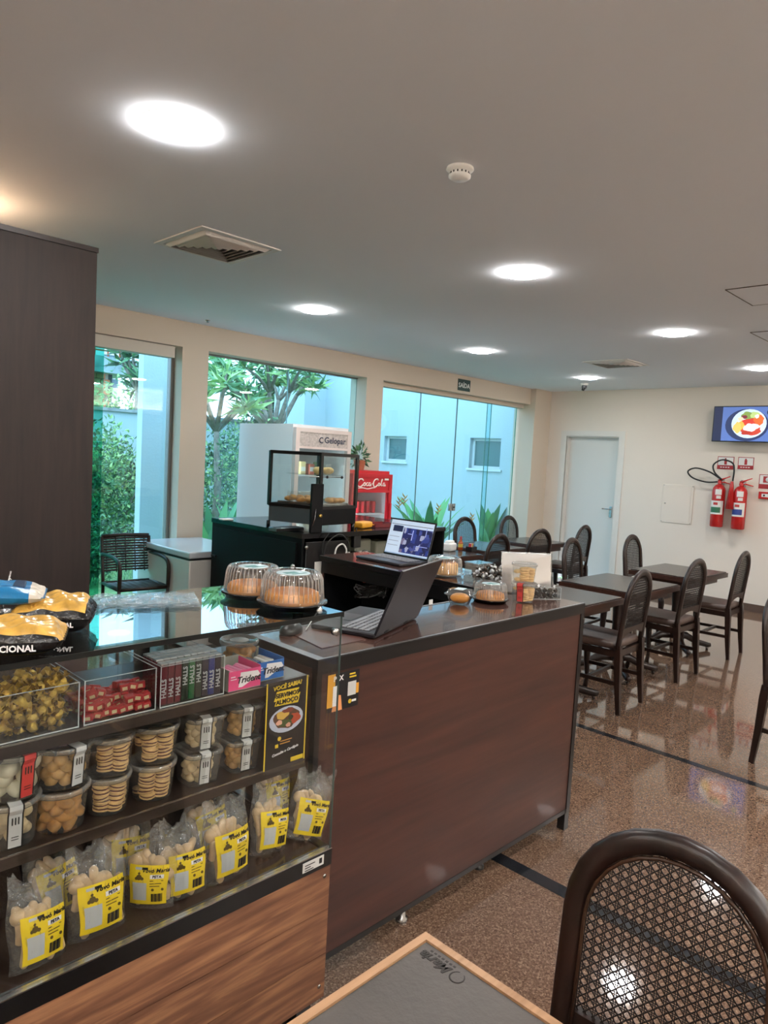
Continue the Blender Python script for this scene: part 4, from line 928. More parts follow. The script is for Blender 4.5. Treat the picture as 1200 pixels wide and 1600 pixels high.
# tray of yellow fruit-coloured cloth and red packs right of the warmer
q = on_z(575, 826, BZ)
t = thing('yellow_pack', 'bright yellow packet lying right of the food warmer', 'packet', (q.x, q.y+.06, BZ+.001), .3)
MB().rbox(-.08, .08, -.05, .05, 0, .05, .018, 3).build('wrapper', mat('yellow_pack', '#e0a02b', .4), t); MB().box(.078, .10, -.05, .05, .02, .024).build('sealed_end', mat('yellow_pack', '#e0a02b'), t)
t = thing('red_tray', 'low dark red tray at the right end of the black cabinet', 'tray', (q.x+.22, q.y+.10, BZ+.001), .0)
b = MB(); b.box(-.11, .11, -.07, .07, 0, .004).box(-.11, .11, -.07, -.065, .004, .03).box(-.11, .11, .065, .07, .004, .03).box(-.11, -.105, -.065, .065, .004, .03).box(.105, .11, -.065, .065, .004, .03); b.build('tray_body', mat('maroon_plastic', '#6e2228', .4), t)
q = on_z(350, 813, BZ); o = MB().rbox(-.05, .05, -.03, .03, 0, .012, .005, 2).build('folded_cloth', mat('paper', '#f2f2ee')); o.location = (q.x+.02, q.y, BZ+.001); tag(o, 'small white folded cloth at the left end of the black cabinet', 'cloth')
# cables and power strip in the open bay
yb = by0+.02
q = on_y(560, 868, by0-.10)
t = thing('power_strip', 'white power strip with plugs at the open bay of the black cabinet', 'power strip', (q.x-.02, 3.50, CZ))
shz = on_y(560, 868, by0+.2).z
t.location = (on_y(560, 868, by0+.16).x-.03, by0+.16, max(.70, shz-.02))
MB().rbox(-.14, .14, -.025, .025, 0, .035, .005, 1).build('body', mat('clear_white_plastic', '#d4cfc2', .35), t)
for i in range(4): MB().rbox(-.11+i*.065, -.075+i*.065, -.02, .018, .035, .065, .004, 1).build('plug', [M_white, M_blackmat, M_white, M_white][i], t)
def catmull(pts, n=6):
    P_ = [Vector(p) for p in pts]; out = []
    for i in range(len(P_)-1):
        p0, p1, p2, p3 = P_[max(i-1, 0)], P_[i], P_[i+1], P_[min(i+2, len(P_)-1)]
        for k in range(n): u = k/n; out.append(.5*((2*p1)+(-p0+p2)*u+(2*p0-5*p1+4*p2-p3)*u*u+(-p0+3*p1-3*p2+p3)*u**3))
    return out+[P_[-1]]
for nm, pxs, m_, r0, lab in (('cable', [(515, 832), (506, 845), (503, 862), (508, 880)], M_hose, .004, 'thin black cable hanging down left in the open cabinet bay'),
                     ('cable', [(505, 872), (512, 848), (530, 835), (543, 845), (546, 862)], M_hose, .0045, 'black cable looping over the power strip'),
                     ('cable', [(522, 872), (526, 856), (535, 850), (541, 858), (540, 868)], M_white, .006, 'white cable loop beside the power strip'),
                     ('cable', [(563, 868), (568, 860), (580, 863), (592, 868)], M_hose, .003, 'short black lead running from the strip to the laptop')):
    o = MB().tube(catmull([on_y(x, y, by0-.03) for x, y in pxs]), r0, 6).build(nm, m_); tag(o, lab, 'cable')
t = thing('adapter', 'black power adapter block hanging in the cabinet bay', 'adapter', on_y(556, 846, by0+.03)); MB().rbox(-.035, .035, -.02, .02, -.045, .05, .006, 2).build('casing', M_blackmat, t); MB().cyl((0, 0, .05), (0, 0, .10), .004).build('lead', M_hose, t)
b = MB().box(bx0+.45, bx1-.03, by1-.05, by1-.025, .70, BZ-.05); o = b.build('bay_backing', mat('pale_board', '#b8b09c', .8)); o.parent = bpy.data.objects['back_bar_cabinet']
for i, x in enumerate((.75, .98)):
    o = MB().rbox(bx0+x, bx0+x+.18, by0+.25, by0+.42, .68, BZ-.10-.03*i, .02, 2).build('storage_tub', glass('frosted_tub', (.8, .83, .75), .05, .2, .4, (.7, .72, .6)), None); tag(o, ['left', 'right'][i]+' frosted tub standing in the open bay under the cabinet top', 'tub', 'frosted tubs in the cabinet bay')
# paper bits hanging from the counter arm
for i, (pa, w_) in enumerate((((498, 888), 20), ((519, 884), 12))):
    q = on_y(pa[0], pa[1], AY1+.004); s = .0033; b = MB()
    z0, z1 = q.z-.035*(2-i)*1.0, q.z+.04; b.add([(q.x-w_*s/2, AY1+.004, z1), (q.x+w_*s/2, AY1+.008, z1), (q.x+w_*s*.35, AY1-.004, z0+.01), (q.x-w_*s*.5, AY1+.0, z0), (q.x-w_*s/2, AY1+.0055, z1), (q.x+w_*s/2, AY1+.0095, z1), (q.x+w_*s*.35, AY1-.0025, z0+.01), (q.x-w_*s*.5, AY1+.0015, z0)], [(0, 1, 2, 3), (7, 6, 5, 4), (0, 4, 5, 1), (1, 5, 6, 2), (2, 6, 7, 3), (3, 7, 4, 0)])
    o = b.build('paper_tag', mat('paper', '#f2f2ee')); tag(o, ('larger' if i == 0 else 'smaller')+' white paper strip hanging at the far end of the counter', 'paper', 'paper strips hanging at the counter end')
# tangle of cables under counter arm
for i in range(7):
    pts = []; 
    for k in range(14):
        q = on_x(555+random.random()*55, 912+random.random()*22, AX0+.10+random.random()*.06); pts.append(q)
    o = MB().tube(catmull(pts, 4), .004, 5).build('tangled_cable', M_hose if i % 3 else mat('grey_cable', '#6a6a6c', .5)); tag(o, 'coiled dark cable in the tangle on the shelf under the counter arm', 'cable', 'tangled cables under the counter arm')
for i, px in enumerate(((572, 908), (597, 912), (612, 915))):
    q = on_x(px[0], px[1], AX0+.12); t = thing('cable_plug', ('left', 'middle', 'right')[i]+' orange plug on the cable tangle', 'plug', q, random.random(), 'orange plugs in the cable tangle')
    MB().rbox(-.012, .012, -.022, .022, -.008, .008, .004, 1).build('plug_body', mat('orange_plastic', '#c4552a', .45), t); MB().cyl((0, .02, 0), (0, .034, 0), .002).build('pin', M_chrome, t)

# ================================================================ FRIDGES, FREEZER, RATTAN CHAIR
def upright(name, lab, x0, x1, y0, y1, z1, shell, frame, hdr, loc_text):
    t = thing(name, lab, 'refrigerator', (x0, y0, 0)); w_, d_, h = x1-x0, y1-y0, z1
    b = MB(); b.box(0, .03, .05, d_, .06, h).box(w_-.03, w_, .05, d_, .06, h).box(.03, w_-.03, d_-.03, d_, .06, h).box(.03, w_-.03, .05, d_-.03, .06, .30).box(.03, w_-.03, .05, d_-.03, h-.19, h); b.build('cabinet', shell, t)
    MB().box(.031, .035, .055, d_-.031, .30, h-.19).box(w_-.035, w_-.031, .055, d_-.031, .30, h-.19).box(.035, w_-.035, d_-.035, d_-.031, .30, h-.19).build('liner', mat('white_liner', '#e4eaec', .5), t)
    f = MB(); f.box(0, .045, 0, .045, .30, h-.03).box(w_-.045, w_, 0, .045, .30, h-.03).box(.045, w_-.045, 0, .045, .30, .35).box(.045, w_-.045, 0, .045, h-.065, h-.03).box(.045, w_-.045, 0, .045, h-.215, h-.195)
    dr = f.build('door_frame', frame, t)
    MB().box(.045, w_-.045, .012, .02, .35, h-.215).build('door_glass', glass('fridge_door_glass', (.88, .94, .96), .05), dr)
    MB().box(.045, w_-.045, .008, .04, h-.195, h-.065).build('header_panel', hdr, dr)
    MB().rbox(w_-.04, w_-.02, -.03, 0, .9, 1.2, .006, 1).build('handle', frame, dr)
    MB().box(.02, w_-.02, .03, .055, .06, .29).build('kick_grille', frame, t)
    MB().box(.037, .047, .06, .075, .36, h-.30).build('light_strip', mat('fridge_led', (.85, .95, 1.0), .5, emit=40.0), t)
    for i in range(4): MB().box(.036, w_-.036, .06, d_-.04, .45+i*(h-.85)/3.2, .462+i*(h-.85)/3.2).build('wire_shelf', mat('white_wire', '#d8dcdd', .5), t)
    for sx in (.05, w_-.05):
        for sy in (.1, d_-.06): MB().cyl((sx, sy, 0), (sx, sy, .06), .02).build('foot', M_blackmat, t)
    return t, w_, d_, h
q = on_y(463.6, 662, 5.03); q2 = on_y(550, 672, 5.03)
GW0 = q.x
t, w_, d_, h = upright('upright_refrigerator', 'tall white glass-door refrigerator in front of the second window', q.x, q2.x, 5.03, 5.92, q.z, mat('white_enamel', '#dfe2e4', .35), mat('pinkish_white_frame', '#d9cdc8', .4), mat('silver_header', '#b7b2b0', .35, .5, noise=.25, nscale=60), None)
dr = [c for c in t.children if c.name.startswith('door_frame')][0]
text('lettering', 'Gelopar', .08, mat('logo_navy', '#23304a', .5), dr, (w_*.70, .006, h-.13), (1, 0, 0), (0, 0, 1), bold=.001)
MB().tube([(w_*.455+.024*math.cos(a), .006, h-.13+.024*math.sin(a)) for a in [PI*.3+1.4*PI*k/12 for k in range(13)]], .005, 5).build('logo_mark', mat('logo_navy', '#23304a'), dr)
for i in range(4):
    for j in range(5):
        c = ['#c9b27a', '#b5482f', '#3f7f4c', '#d6d2c8'][(i+j) % 4]
        bt = thing('shelf_pack', 'small packaged food item on a shelf inside the tall white refrigerator', 'food pack', (q.x+.09+j*.105, 5.18, .463+i*(h-.85)/3.2), group='packs inside the white refrigerator')
        MB().rbox(-.035, .035, -.03, .05, 0, .10+.02*(j % 2), .008, 1).build('pack', mat('pack_'+c, c, .5), bt)
        MB().box(-.025, .025, -.0315, -.0305, .03, .07).build('pack_label', M_lab, bt)
CYR = 5.03; a = on_y(550, 738, CYR); b_ = on_y(614, 739, CYR)
M_cred = mat('soda_red', '#c01f2b', .35)
t, w_, d_, h = upright('soda_refrigerator', 'red glass-door soft drink refrigerator right of the tall white one', a.x+.015, b_.x, CYR, 5.55, a.z+.02, M_cred, M_cred, M_cred, None)
dr = [c for c in t.children if c.name.startswith('door_frame')][0]
M_wl = mat('logo_white', '#f3ece6', .4)
# script logo: flowing initial capitals drawn as ribbons
def ribbon(nm, pts, r_, par): MB().tube([(x, .006, z) for x, _, z in catmull([(p[0], 0, p[1]) for p in pts], 5)], r_, 6, flat=1).build(nm, M_wl, par)
LZ = h-.128; u = w_/.62*.92
def lp(pts): return [(w_*.08+p[0]*u, LZ+p[1]*u) for p in pts]
ribbon('lettering', lp([(.125, .035), (.105, .055), (.06, .05), (.03, .01), (.045, -.03), (.09, -.035), (.12, -.012)]), .0065, dr)
ribbon('lettering', lp([(.16, .012), (.14, .008), (.13, -.012), (.145, -.026), (.163, -.012), (.158, .01)]), .005, dr)
ribbon('lettering', lp([(.205, .010), (.19, .012), (.176, -.008), (.188, -.026), (.212, -.016)]), .005, dr)
ribbon('lettering', lp([(.245, .010), (.225, .010), (.22, -.015), (.235, -.026), (.25, -.005), (.252, -.025), (.262, -.022)]), .005, dr)
ribbon('lettering', lp([(.265, -.004), (.285, .0)]), .004, dr)
ribbon('lettering', lp([(.375, .045), (.36, .06), (.32, .05), (.295, .01), (.305, -.028), (.34, -.035), (.365, -.012)]), .0065, dr)
ribbon('lettering', lp([(.40, .012), (.385, .006), (.378, -.012), (.39, -.026), (.405, -.012), (.40, .01)]), .005, dr)
ribbon('lettering', lp([(.415, -.02), (.44, .035), (.45, .055), (.438, .05), (.43, .0), (.435, -.024), (.452, -.018)]), .005, dr)
ribbon('lettering', lp([(.49, .010), (.47, .010), (.465, -.015), (.48, -.026), (.495, -.005), (.497, -.025), (.508, -.02)]), .005, dr)
ribbon('logo_swash', lp([(.05, -.055), (.12, -.05), (.2, -.062), (.28, -.05), (.33, -.045)]), .005, dr)
MB().box(w_-.11, w_-.05, .004, .0075, h-.09, h-.072).build('price_tag', M_lab, dr)
for i in range(1, 3):
    for j in range(5):
        for kk in range(2):
            bt = thing('soda_can', 'red soft drink can on a shelf of the red refrigerator', 'can', (a.x+.13+j*.075, CYR+.13+kk*.07, .463+(i+1)*(h-.85)/3.2), group='red cans in the red refrigerator')
            MB().lathe([(.026, 0), (.031, .008), (.031, .108), (.026, .118), (.0001, .118)], seg=14).build('can_body', M_cred, bt)
            MB().lathe([(.0262, .1185), (.022, .1195), (.0001, .1185)], seg=14).build('can_lid', M_chrome, bt)
# pot plant on top
ty = CYR+.22; q = on_y(561, 740, ty)
t = thing('potted_plant', 'small terracotta pot plant on top of the red refrigerator', 'plant', (q.x, ty, h+.001))
MB().lathe([(.045, 0), (.062, .09), (.066, .10), (.055, .10), (.05, .085), (.0001, .085)], seg=18).build('pot', mat('terracotta', '#a6684c', .8), t)
pp, u_ = blob_points((0, 0, .15), (.08, .08, .09), 90); V, f = leaves(pp, u_+np.array([0, 0, .4]), .07, .012); leaf_obj('foliage', V, f, [L1, L2], t)
# chest freezer
FZ = .815; q = on_z(296, 864, FZ); q2 = on_z(231, 838, FZ); fx = q.x
t = thing('chest_freezer', 'white chest freezer with grey lid left of the black cabinet', 'freezer', (fx, q.y, 0))
q.y = max(q.y, by1+.02); t.location = (fx, q.y, 0); fl = 5.91-q.y; fw = .62
MB().rbox(.01, fw, .01, fl, .03, FZ-.065, .012, 2).build('body', mat('freezer_white', '#d9d9d6', .35), t)
MB().box(.006, fw, .006, fl, FZ-.064, FZ-.052).build('gasket', M_blackmat, t)
MB().rbox(0, fw, 0, fl, FZ-.052, FZ, .012, 2).build('lid', mat('freezer_lid', '#c6ccd2', .2), t)
for x in (.05, fw-.05):
    for y in (.05, fl-.05): MB().cyl((x, y, 0), (x, y, .03), .02).build('foot', M_blackmat, t)
# rattan armchair
M_rat = mat('dark_brown_rattan', '#2a1d18', .45); SZ = .49
t = thing('rattan_armchair', 'dark woven rattan armchair between the partition and the chest freezer', 'chair', (0, 0, 0))
qa = on_z(262, 915, SZ+.01); qb = on_z(186, 921, SZ+.01); ux = (qa-qb).normalized(); uy = Vector((-ux.y, ux.x, 0)); wdt = (qa-qb).length
t.location = (qb.x, qb.y, 0); t.rotation_euler = (0, 0, math.atan2(ux.y, ux.x)); D = wdt*.9; WD = wdt
for (x, y) in ((0, 0), (WD, 0)): MB().tube([(x, y, 0), (x, y, SZ+.16)], .014, 8).build('leg', M_rat, t)
for (x, y) in ((0, D), (WD, D)): MB().tube([(x, y, 0), (x, y, SZ), (x, y+.06, SZ+.38)], .014, 8).build('leg', M_rat, t)
b = MB(); [b.tube([p, q_], .015, 8) for p, q_ in (((0, 0, SZ), (WD, 0, SZ)), ((WD, 0, SZ), (WD, D, SZ)), ((WD, D, SZ), (0, D, SZ)), ((0, D, SZ), (0, 0, SZ)))]; b.build('seat_frame', M_rat, t)
b = MB()
for i in range(15): x = WD*(i+.5)/15; b.box(x-WD/38, x+WD/38, .01, D-.01, SZ-.003+(.003 if i % 2 else 0), SZ+.001+(.003 if i % 2 else 0))
for i in range(15): y = D*(i+.5)/15; b.box(.01, WD-.01, y-D/38, y+D/38, SZ-.001, SZ+.003)
b.build('woven_seat', M_rat, t)
b = MB(); nr = 13
for i in range(nr):
    z0 = SZ+.10+i*.022; y = D+.06*(z0-SZ)/.38; pts = [(WD*k/24, y+.006*(1 if (k+i) % 2 else -1)+.02*math.sin(PI*k/24), z0) for k in range(25)]; b.tube(pts, .0095, 5, flat=1.0)
for i in range(5): x = WD*(i+.5)/5; b.tube([(x, D+.03, SZ+.08), (x, D+.07, SZ+.38)], .005, 5)
b.tube([(0, D+.06, SZ+.385), (WD/2, D+.085, SZ+.39), (WD, D+.06, SZ+.385)], .016, 8); b.build('woven_back', M_rat, t)
for sx in (0, WD): MB().tube(catmull([(sx, D+.03, SZ+.24), (sx, D*.5, SZ+.245), (sx, .03, SZ+.22), (sx, -.01, SZ+.15), (sx, 0, SZ+.0)], 5), .016, 8).build('armrest', M_rat, t)

# ================================================================ DISPLAY CASE
DX0, DX1, DY0, DY1, DZ = -.62, 1.292, 1.40, 1.89, 1.228
M_case = glass('clear_display_glass', (.97, .985, .98), .04); M_topg = glass('case_top_glass', (.82, .86, .86), .24, power=3.2)
def DT(y): return DZ-.014*(y-DY0)
M_edgeg = mat('dark_glass_edge', '#0b0e0d', .3)
M_plank = wood('rustic_oak_laminate', '#5e3c2c', '#a97a57', .5, 'X', .9, 0, 9, '#7d553e')
t = thing('display_case', 'glass-fronted bakery display case with black frame and wooden base', 'display case', (0, 0, 0)); case = t
b = MB(); ya, yb = DY0, DY1+.02; b.add([(x, y, DT(y)-d_) for d_ in (.009, 0) for y in (ya, yb) for x in (DX0, DX1+.003)], [(0, 2, 3, 1), (4, 5, 7, 6), (0, 1, 5, 4), (2, 6, 7, 3), (0, 4, 6, 2), (1, 3, 7, 5)]); b.build('top_glass', M_topg, t)
b = MB(); b.box(DX0, DX1+.003, DY0-.0015, DY0, DZ-.011, DZ+.0005).box(DX1+.003, DX1+.0045, DY0, DY1+.02, DZ-.015, DZ-.004); b.build('top_glass_edge', M_edgeg, t)
MB().box(DX0, DX1, DY0+.002, DY0+.008, .563, DZ-.010).build('front_glass', M_case, t)
MB().box(DX1-.007, DX1-.001, DY0+.009, DY1, .563, DZ-.010).build('side_glass', M_case, t)
MB().box(DX1-.001, DX1+.0002, DY0+.001, DY0+.008, .563, DZ-.010).build('front_glass_edge', mat('pale_glass_edge', '#51615d', .2), t)
MB().box(DX0, DX1+.002, DY0-.002, DY0+.022, .513, .560).box(DX1-.02, DX1+.002, DY0+.022, DY1, .513, .560).build('bottom_rail', M_black, t)
MB().box(DX0, DX1, DY0-.004, DY0+.012, .560, .563).build('steel_trim', M_chrome, t)
MB().box(DX0, DX1-.02, DY0+.022, DY1, .535, .556).build('case_floor', mat('brown_gloss_floor', '#3a2c26', .15), t)
MB().box(DX0, DX1-.008, DY1-.012, DY1, .556, 1.0).build('back_panel', mat('dark_back_panel', '#17120f', .12), t)
b = MB()
for x in (.96, .25, -.4): b.box(x-.02, x+.02, DY1-.014, DY1+.006, 1.0, DZ-.010)
b.box(DX0, DX1-.008, DY1-.012, DY1, 1.0, 1.03).box(DX0, DX1, DY1-.012, DY1+.02, DZ-.030, DZ-.017); b.build('back_frame', M_blackmat, t)
SY = 1.495; Z1, Z2 = 1.032, .797
M_shelf = mat('dark_bronze_shelf', '#2e241f', .28, noise=.2, nscale=14, stretch=(1, 8, 8))
for z in (Z1, Z2):
    s_ = MB().box(DX0, 1.262, SY, DY1-.013, z-.028, z).build('shelf', M_shelf, t)
    MB().box(DX0, 1.262, SY-.002, SY, z-.003, z+.001).build('steel_trim', M_chrome, s_)
M_scr2 = M_chrome
for k in range(4):
    z0 = .513-.131*(k+1); MB().box(DX0, DX1, DY0, DY0+.018, max(.12, z0+.0015) , .513-.131*k-.001).build('plank', M_plank, t) if k < 3 else None
MB().box(DX1-.018, DX1, DY0+.019, DY1, .12, .511).build('side_panel', M_plank, t)
MB().box(DX0, DX1-.02, DY0+.06, DY0+.08, 0, .12).box(DX1-.08, DX1-.03, DY0+.02, DY0+.06, 0, .12).build('toe_kick', M_black, t)
MB().box(DX0, DX1-.02, DY1-.02, DY1, .12, .534).build('rear_board', M_black, t)
for z in (.485, .16): MB().cyl((DX1-.02, DY0-.0015, z), (DX1-.02, DY0, z), .006, seg=12).build('screw', M_chrome, t)
for (x, y, zz) in ((DX1-.045, DY0+.05, DZ-.0007),): MB().lathe([(.011, 0), (.011, .006), (.007, .008), (.007, .014), (.0001, .016)], c=(x, y, zz), seg=14).build('glass_fixing', M_chrome, t)
MB().cyl((DX1-.03, DY0+.001, DZ-.05), (DX1-.03, DY0-.012, DZ-.05), .010, seg=14).build('glass_fixing', M_chrome, t)
lb = on_y(490, 1343, DY0-.003)
l_ = MB().box(lb.x-.037, lb.x+.037, DY0-.0035, DY0-.0022, .525, .552).build('rail_label', M_lab, t)
b = MB(); [b.box(lb.x-.03, lb.x-.03+wd, DY0-.0042, DY0-.0038, .528+i*.007, .5305+i*.007) for i, wd in enumerate((.03, .02, .035))]; b.box(lb.x+.02, lb.x+.03, DY0-.0042, DY0-.0038, .532, .547); b.build('label_print', M_black, l_)

# ---- boxes and packs on the upper shelf
M_acr = glass('clear_acrylic', (.95, .965, .97), .06); M_acre = mat('acrylic_edge', '#c8d0d2', .2, alpha=.75)
def X_(px, py, Y=SY+.012): return on_y(px, py, Y).x
def bin_(lab, x0, x1, h_=.10, d_=.20):
    t = thing('acrylic_bin', lab, 'bin', ((x0+x1)/2, SY+.006, Z1+.001), group='clear acrylic sweet bins'); w2 = (x1-x0)/2-.003
    MB().box(-w2, w2, 0, d_, 0, .003).build('bin_floor', M_acr, t)
    for nm, bb in (('bin_front', (-w2, w2, 0, .003, .003, h_)), ('bin_back', (-w2, w2, d_-.003, d_, .003, h_)), ('bin_side', (-w2, -w2+.003, .003, d_-.003, .003, h_)), ('bin_side', (w2-.003, w2, .003, d_-.003, .003, h_))): MB().box(*bb).build(nm, M_acr, t)
    e = MB()
    for xx in (-w2, w2-.0025): e.box(xx, xx+.0025, -.0005, .0, 0, h_).box(xx, xx+.0025, 0, d_, h_, h_+.0008)
    e.box(-w2, w2, -.0006, .0, h_-.001, h_+.0008).box(-w2, w2, -.0006, 0, 0, .003).box(-w2, w2, d_-.003, d_, h_, h_+.0008); e.build('bin_rim', M_acre, t)
    return (x0+.006, x1-.006)
xb = [X_(-60, 1190), X_(125, 1140), X_(244, 1112), X_(349, 1088)]
r1 = bin_('acrylic bin heaped with gold-wrapped sweets at the left edge', xb[0], xb[1]-.002)
r2 = bin_('acrylic bin of red-wrapped sweets', xb[1]+.002, xb[2]-.002)
r3 = bin_('acrylic bin packed with upright mint sticks', xb[2]+.002, xb[3])
M_gold = mat('gold_foil', '#e0bb58', .3, .6, bump=.6, bscale=120); M_gold2 = mat('dark_gold_foil', '#8a6c2a', .3, .6); M_redf = mat('red_wrapper', '#b3242a', .3); M_crm = mat('cream_wrapper', '#d8c79a', .5)
def wrapped(name, lab, grp, m1, m2, r_, kind='twist'):
    t = thing(name, lab, 'sweet', group=grp)
    if kind == 'twist':
        b = MB(); b.sphere((0, 0, 0), r_, 1.15, .9, .85, 8, 6, jit=.15); b.build('wrapped_body', m1, t)
        for s_ in (-1, 1):
            b = MB(); vs = [(s_*r_*1.0, 0, 0)]+[(s_*r_*(1.9+.2*(k % 2)), r_*.8*math.cos(PI*k/5), r_*.8*math.sin(PI*k/5)*(1 if k % 2 else .6)) for k in range(6)]
            b.add(vs, [(0, k, k+1) for k in range(1, 6)]); b.build('twist_end', m2, t)
    else:
        b = MB(); b.rbox(-r_, r_, -r_*.8, r_*.8, -r_*.75, r_*.75, r_*.2, 1); b.build('wrapped_body', m1, t)
        MB().box(-r_*.5, r_*.5, -r_*.82, -r_*.805, -r_*.4, r_*.3).build('wrapper_print', m2, t)
    return t
g = wrapped('gold_sweet', 'gold foil-wrapped sweet in the left acrylic bin', 'gold-wrapped sweets', M_gold, M_gold2, .0125)
g_b = wrapped('gold_sweet', 'gold foil-wrapped sweet in the left acrylic bin', 'gold-wrapped sweets', M_gold2, M_gold, .0125)
first = True; gx0 = X_(-20, 1190)
for i in range(250):
    x = random.uniform(gx0, r1[1]-.018); y = SY+.026+random.random()*.155; u = (x-gx0)/(r1[1]-gx0); z = Z1+.014+random.random()*(.058+.034*u)
    if i % 2 == 0: y = SY+.026+random.random()*.04
    src = g if i % 3 else g_b
    o = dup(src, (x, y, z), rot=(random.uniform(0, 6), random.uniform(0, 6), random.uniform(0, 6)))
g.location = (r1[1]-.03, SY+.1, Z1+.08); g_b.location = (r1[1]-.06, SY+.12, Z1+.085)
rs = wrapped('red_sweet', 'red-wrapped square sweet in the middle acrylic bin', 'red-wrapped sweets', M_redf, M_crm, .0115, 'sq')
n = 0
for row in range(4):
    for c_ in range(8):
        for l_ in range(3):
            x = r2[0]+.014+c_*(r2[1]-r2[0]-.028)/7; y = SY+.024+row*.03; z = Z1+.014+l_*.019
            if l_ == 2 and not (row in (1, 2) and c_ in (1, 2, 5, 6, 7)): continue
            if l_ == 1 and row == 0 and c_ in (3, 4): continue
            p = (x+random.uniform(-.002, .002), y+random.uniform(-.004, .004), z); ro = (random.uniform(-.3, .3), random.uniform(-.3, .3), random.uniform(-.5, .5))
            if n == 0: rs.location = p; rs.rotation_euler = ro
            else: dup(rs, p, rot=ro)
            n += 1
# mint sticks
cols = ['#6d1a28', '#6d1a28', '#6d1a28', '#14301f', '#1f6b38', '#12291c', '#14172c', '#1c2f7a', '#15182a']
names = ['dark red', 'dark red', 'dark red', 'dark green', 'bright green', 'dark green', 'navy', 'royal blue', 'navy']
sw = (r3[1]-r3[0])/9.2; tm = {}
def stick(cname, chex):
    t = thing('mint_stick', '', 'sweets')
    MB().rbox(-sw/2+.0006, sw/2-.0006, -.010, .010, 0, .098, .0015, 1).build('wrapper', mat('stick_'+chex, chex, .3), t)
    MB().rbox(-sw/2+.0004, sw/2-.0004, -.0104, .0104, .096, .1015, .001, 1).build('silver_end', mat('silver_foil', '#c3c5c6', .3, .8), t)
    text('lettering', 'HALLS', .0165, mat('silver_print', '#cdd0d2', .4), t, (0, -.0107, .062 if cname[0] in 'bd' and 'green' in cname else .04), (0, 0, 1), (-1, 0, 0), bold=.0003)
    return t
for c_ in range(9):
    base = None
    for row in range(4):
        p = (r3[0]+sw*(c_+.55), SY+.022+row*.024, Z1+.0045+(.004 if row else 0))
        lab = f'{names[c_]} mint stick standing in the packed acrylic bin'
        if (names[c_], c_ > 5) not in tm: tm[(names[c_], c_ > 5)] = stick(names[c_], cols[c_]); o = tm[(names[c_], c_ > 5)]; o.location = p
        else: o = dup(tm[(names[c_], c_ > 5)], p)
        o['label'] = lab; o['group'] = names[c_]+' mint sticks'
# gum boxes
def gum_box(lab, x0, x1, y0, d_, h_, c, c2, tx, rz, openf):
    t = thing('gum_box', lab, 'box', (x0, y0, Z1+.001), rz, 'open chewing gum display boxes'); w_ = x1-x0; m_ = mat('gum_'+c, c, .4); mi = mat('card_inside', '#8e948a', .8)
    MB().box(0, w_, 0, d_, 0, .002).build('box_floor', mi, t)
    for nm, bb, mm in (('box_front', (0, w_, 0, .0015, .002, h_), m_), ('box_back', (0, w_, d_-.0015, d_, .002, h_*1.15), mi), ('box_side', (0, .0015, .0015, d_-.0015, .002, h_*1.08), mi), ('box_side', (w_-.0015, w_, .0015, d_-.0015, .002, h_*1.08), m_)): MB().box(*bb).build(nm, mm, t)
    f = bpy.data.objects[[c_.name for c_ in t.children if c_.name.startswith('box_front')][0]]
    b = MB(); b.add([(w_*.30, -.0004, h_*.15), (w_*.42, -.0004, h_*.15), (w_*.98, -.0004, h_*.62), (w_*.9, -.0004, h_*.85), (w_*.36, -.0004, h_*.9)], [(0, 1, 2, 3, 4)]); b.build('print_patch', mat('print_white', '#f1eef0', .5), f)
    text('lettering', tx, h_*.46, mat('print_dark', '#191923', .5), f, (w_*.60, -.0009, h_*.50), (1, 0, 0), (0, 0, 1), shear=.25, bold=.0004)
    b = MB(); b.box(w_*.06, w_*.2, -.0005, -.0001, h_*.7, h_*.75).box(w_*.06, w_*.24, -.0005, -.0001, h_*.58, h_*.62); b.build('small_print', mat('print_white', '#f1eef0'), f)
    for i in range(openf):
        g_ = thing('gum_pack', 'gum pack lying inside the '+('pink' if c == '#d8487e' else 'blue')+' chewing gum box', 'gum', (0, 0, 0), group='gum packs in the '+('pink' if c == '#d8487e' else 'blue')+' box')
        pos = Matrix.Rotation(rz, 4, 'Z') @ Vector((.010+i*(w_-.02)/max(1, openf-1)*.9, d_*.45+.01*(i % 2), .002)); g_.location = Vector((x0, y0, Z1+.001))+pos; g_.rotation_euler = (0, 0, rz+.1*(i % 2))
        MB().rbox(-.006, .006, -.03, .03, 0, h_*.8, .002, 1).build('wrapper', mat('gum_pack_'+c2[i % len(c2)], c2[i % len(c2)], .4), g_)
xg = [X_(352, 1082, SY+.02), X_(402, 1066, SY+.02), X_(441, 1056, SY+.02)]
gum_box('pink chewing gum box on the upper glass-case shelf', xg[0], xg[1], SY+.006, .105, .052, '#d8487e', ['#e87aa2', '#e992b4'], 'Trident', 0, 6)
gum_box('blue chewing gum box right of the pink one', xg[1]+.004, xg[2]+.012, SY+.030, .12, .052, '#2467b4', ['#e9e9e6', '#23406e', '#e9e9e6'], 'Trident', .0, 4)
